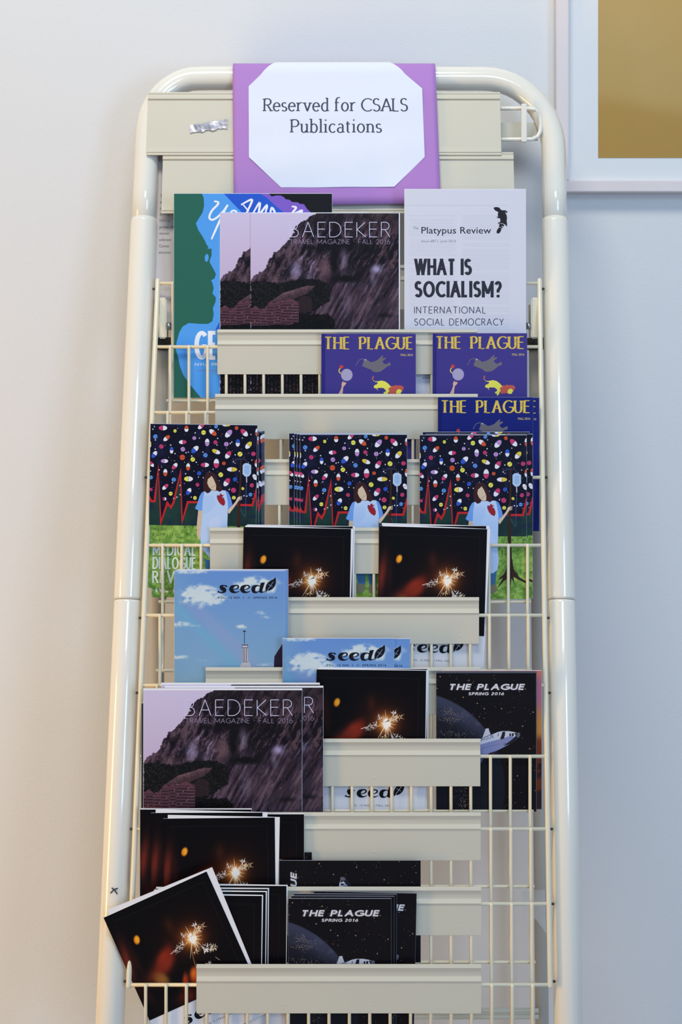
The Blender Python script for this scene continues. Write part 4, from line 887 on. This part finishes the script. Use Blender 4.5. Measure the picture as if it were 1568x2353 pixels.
stack('pills', 4, [(665, 996, 8.4), (677, 997, 6.2), (683, 998, 4.0), (690, 999, 1.4)],
      ['pill patterned journal, rearmost and leftmost of the middle stack', 'pill patterned journal, second from the back of the middle stack', 'pill patterned journal just behind the front of the middle stack', 'pill patterned journal at the front of the middle stack'], g)
stack('pills', 4, [(972, 993, 6.4), (979, 998, 4.0), (965, 1000, 1.4)],
      ['pill patterned journal, rearmost of the right stack', 'pill patterned journal jutting out to the right in the right stack', 'pill patterned journal at the front of the right stack with tree roots showing'], g)
g = 'sparkler covered journals'
stack('spark', 5, [(564, 1209, 5.2, -.2), (560, 1211, 1.8, -1.0)], ['sparkler journal hidden behind the front one, upper left sparkler pair', 'black sparkler journal between left and middle pill stacks'], g, pdz=.8, proll=.8)
stack('spark', 5, [(871, 1207, 5.2, -.4), (873, 1209, 1.8, -1.6)], ['sparkler journal hidden behind the front one, upper right sparkler pair', 'black sparkler journal below the right pill stack, white logo foot showing'], g, pdz=1.2, proll=1.2)
g = 'sky blue rainbow journals'
stack('sky', 6, [(409, 1309, 7), (405, 1310, 4.4), (401, 1312, 1.8)], ['rearmost sky blue rainbow journal of the left pile', 'sky blue rainbow journal second in the left pile', 'sky blue rainbow journal with spire, front of the left pile'], g)
stack('sky', 7, [(687, 1468, 10), (650, 1467, 7.2)], ['sky blue journal with only its leaf logo showing at right', 'sky blue journal with logo showing above the lower sparkler journal'], g)
g = 'sparkler covered journals'
stack('spark', 7, [(731, 1536, 4.4, -.3), (728, 1538, 1.8, -.7)], ['sparkler journal directly behind the one in the middle of the rack', 'sparkler journal in the middle of the rack, right of the travel magazines'], g, pdz=.8, proll=.5)
magazine('sunset', 7, 1016, 1541, 8, 'orange and pink sunset covered magazine peeking out behind the shuttle magazine')
g = 'space shuttle covered magazines'
stack('space', 7, [(1004, 1543, 4.6), (1003, 1546, 2)], ['space shuttle magazine right behind the upright one at middle right', 'upright space shuttle magazine at the middle right, under the wire rail'], g)
magazine('slate', 8, 325, 1616, 12.2, 'dark slate booklet showing only its left edge behind the travel magazines', 'booklet', cat='booklet')
g = 'rock face travel magazines in the lower pocket'
stack('travel', 8, [(371, 1573, 9), (379, 1580, 5.6), (330, 1586, 1.8)], ['rock face travel magazine, rearmost of the lower left pile', 'rock face travel magazine showing only the letter R at right', 'rock face travel magazine at the front of the lower left pile'], g, pdz=1.6)
g = 'sparkler covered journals'
stack('spark', 9, [(322, 1860, 9.2, 0), (443, 1871, 11.6, 0)], ['sparkler journal farthest left below the travel magazines', 'sparkler journal with a plain dark right side, under the travel magazines'], g, pdz=.8)
stack('spark', 9, [(347, 1868, 6.4, .2), (375, 1881, 3.2, .6)], ['sparkler journal second from the left below the travel magazines', 'sparkler journal with open white pages below the travel magazines'], g, pdz=2.0, proll=1.7, pdx=.5)
g = 'space shuttle covered magazines'
magazine('space', 9, 393, 2192, 14.2, 'sideways space shuttle magazine with only its dark corner showing', roll=90, group=g)
magazine('space', 9, 642, 2212, .6, 'space shuttle magazine lying on its side above the bottom pile', roll=90, group=g)
g = 'sparkler covered journals'
stack('spark', 10, [(400, 2034, 13, -.4), (357, 2042, 10.8, -.2), (352, 2048, 8.6, -.4), (343, 2056, 6.4, -.6)],
      ['black journal at the back of the bottom left pile, wide white page edge', 'black journal, second from the back of the bottom left pile', 'black journal, third from the back of the bottom left pile', 'black journal just behind the tilted one in the bottom left pile'], g, pdz=1.2, proll=.4)
magazine('spark', 10, 238, 2109, .6, 'steeply tilted sparkler journal sticking out over the left tube', roll=24.2, group=g, proll=2.0, pdx=1.5, pdz=4, lean=.3)
g = 'space shuttle covered magazines'
stack('space', 10, [(722, 2048, 11, -1.2), (676, 2054, 8, -.3), (670, 2059, 5.2, -.2), (663, 2065, 2.4)],
      ['space shuttle magazine fanned out to the right at the bottom', 'space shuttle magazine, third from the front of the bottom pile', 'space shuttle magazine, second from the front of the bottom pile', 'space shuttle magazine at the front of the bottom pile'], g)

# ---------------------------------------------------------------- hanging sign
sign = empty('paper_sign', PP(770, 470, .024)); tag(sign, 'white octagonal notice on lavender paper hung over the top bar', 'sign')
so = -Vector(sign.location)
NS = .0235
def wave(u_, v_): return .6 * .0009 * math.sin(u_ * 9 + v_ * 2) * (v_) + .0006 * math.sin(u_ * 23 + 1) * v_
up = (PP(0, 180, 0) - PP(0, 480, 0)).normalized(); nr = Vector((0, -up.z, up.y))
prof = []
for i in range(15):
    t = i / 14; Y = 480 - (480 - 182) * t; prof.append((PP(0, Y, 0) + nr * NS, 1 - t))
c0 = PP(0, 180, 0); rr = NS - .004
prof = prof[:-3]
for i in range(0, 11):
    a = R(10 + 170 * i / 10)
    dirv = nr * math.cos(a) + up * math.sin(a); prof.append((c0 + dirv * (.0192 + (NS - .0192) * max(0, 1 - i / 4)), 0))
for i in range(1, 4): prof.append((c0 - nr * .0192 - up * (.012 * i), 0))
v = []; f = []; NXs = 40; n = len(prof)
for i in range(NXs + 1):
    u_ = i / NXs
    for (p, t) in prof:
        X0 = 535 + 8 * t; X1 = 1001 + 8 * t; X = X0 + (X1 - X0) * u_
        q = p + nr * wave(u_, t) - up * (.004 * (1 - u_) * (1 if t > 0 else 0))
        v.append(Vector(((X - 784) / F * 2.23, q.y, q.z)))
for i in range(NXs):
    for j in range(n - 1): f.append((i * n + j, (i + 1) * n + j, (i + 1) * n + j + 1, i * n + j + 1))
me = mesh_py('backing_paper', v, f, True)
o = link('backing_paper', me, M['purple'], sign, so); md = o.modifiers.new('thickness', 'SOLIDIFY'); md.thickness = .0003; md.offset = 1
o['label'] = 'lavender backing paper'
# white octagon as a subdivided sheet
oc = [(633, 155), (895, 154), (971, 219), (975, 375), (905, 443), (648, 444), (574, 376), (571, 214)]
bm = bmesh.new(); vs_ = [bm.verts.new((x, -y, 0)) for x, y in oc]; bm.faces.new(vs_)
for ax, lo_, hi_, st in ((0, 571, 975, 12), (1, -444, -154, 8)):
    q = lo_ + st
    while q < hi_:
        co = [0, 0, 0]; no = [0, 0, 0]; co[ax] = q; no[ax] = 1
        bmesh.ops.bisect_plane(bm, geom=bm.verts[:] + bm.edges[:] + bm.faces[:], plane_co=co, plane_no=no); q += st
def sheetpt(X, Y, ex=0.0):
    t = max(0.0, min(1.0, (Y - 182) / 298.0)); u_ = (X - 535) / 466
    if Y >= 182: p = PP(0, Y, 0) + nr * (NS + .0012 + ex)
    else:
        a = (182 - Y) / 36.0 * 1.15; dirv = nr * math.cos(a) + up * math.sin(a); p = c0 + dirv * (NS + .0012 + ex - .002 * min(1, a))
    p = p + nr * wave(u_, t) + nr * .0005 * math.sin(Y / 17.0 + X / 160.0)
    return Vector(((X - 784) / F * 2.215, p.y, p.z))
for q in bm.verts: q.co = sheetpt(q.co.x, -q.co.y)
me = bpy.data.meshes.new('notice_sheet'); bm.normal_update(); bm.to_mesh(me); bm.free(); me.polygons.foreach_set('use_smooth', [True] * len(me.polygons))
o = link('notice_sheet', me, M['sheet'], sign, so); o['label'] = 'white octagonal sheet with serif lettering'
L = Art(1568, 2353, (0, 0, 0))
L.stroke_text('Reserved for CSALS', 608, 936, 271, 28.5, 3.8, 1.9, (0, 0, 0), 1, gap=.17, space=.2, serif=4.2)
L.stroke_text('Publications', 671, 876, 319, 28.5, 3.8, 1.9, (0, 0, 0), 1, gap=.17, space=.2, serif=4.2)
tv = []; tf = []
for q_, (pts_, c_, lv) in enumerate(L.items):
    b0 = len(tv); tv += [sheetpt(p[0], p[1], .00022 + (q_ % 9) * 4e-6) for p in pts_]; tf.append(tuple(range(b0, len(tv))))
o = link('lettering', mesh_py('lettering', tv, tf), mat('sign_ink', (0.035, 0.045, 0.07), .7), sign, so); o['label'] = 'dark serif lettering'

# ---------------------------------------------------------------- framed picture on the wall
pic = empty('framed_picture', (P(1308, 440, DW).x, DW, P(0, 440, DW).z)); tag(pic, 'pale framed picture with white mat and ochre print on the wall', 'picture')
po = -Vector(pic.location)
dF = DW - .024
xL = P(1279, 0, dF).x; xi = P(1308, 0, dF).x; zB = P(0, 441, dF).z; zb = P(0, 415, dF).z; xR = xL + .62; zT = zB + .80; wdt = xi - xL
for a, b in (((xL, dF, zb), (xi, DW, zT - wdt)), ((xR - wdt, dF, zb), (xR, DW, zT - wdt)), ((xL, dF, zB), (xR, DW, zb)), ((xL, dF, zT - wdt), (xR, DW, zT))):
    o = link('frame_rail', box_mesh('frame_rail', a, b, .0012), M['frame'], pic, po)
dM = DW - .012
link('mat_board', box_mesh('mat_board', (xi - .002, dM, zb - .002), (xR - wdt + .002, DW - .004, zT - wdt + .002)), M['matboard'], pic, po)
xa = P(1375, 0, dM).x; za = P(0, 363, dM).z
A = Art(100, 130, (168, 134, 72))
def fnp(x, y):
    c = mix(col3((192, 164, 110), x), col3((182, 148, 84), x), fbm(x / 30, y / 30, 3, 4)); e = y - (118 - (x - 8) ** 2 * .006 * 0 + 6 * np.sin((x - 30) / 24)); c = mix(c, col3((168, 130, 62), x), sstep(-3, 4, e) * .6); return c
A.grid(60, 80, fnp)
ar = A.mesh('print', (xR - wdt - .045) - xa, m=M['matte'])
o = link('art_print', ar, None, pic, po + Vector(((xR - wdt - .045 + xa) / 2, dM - .0006, za))); o['label'] = 'ochre print'
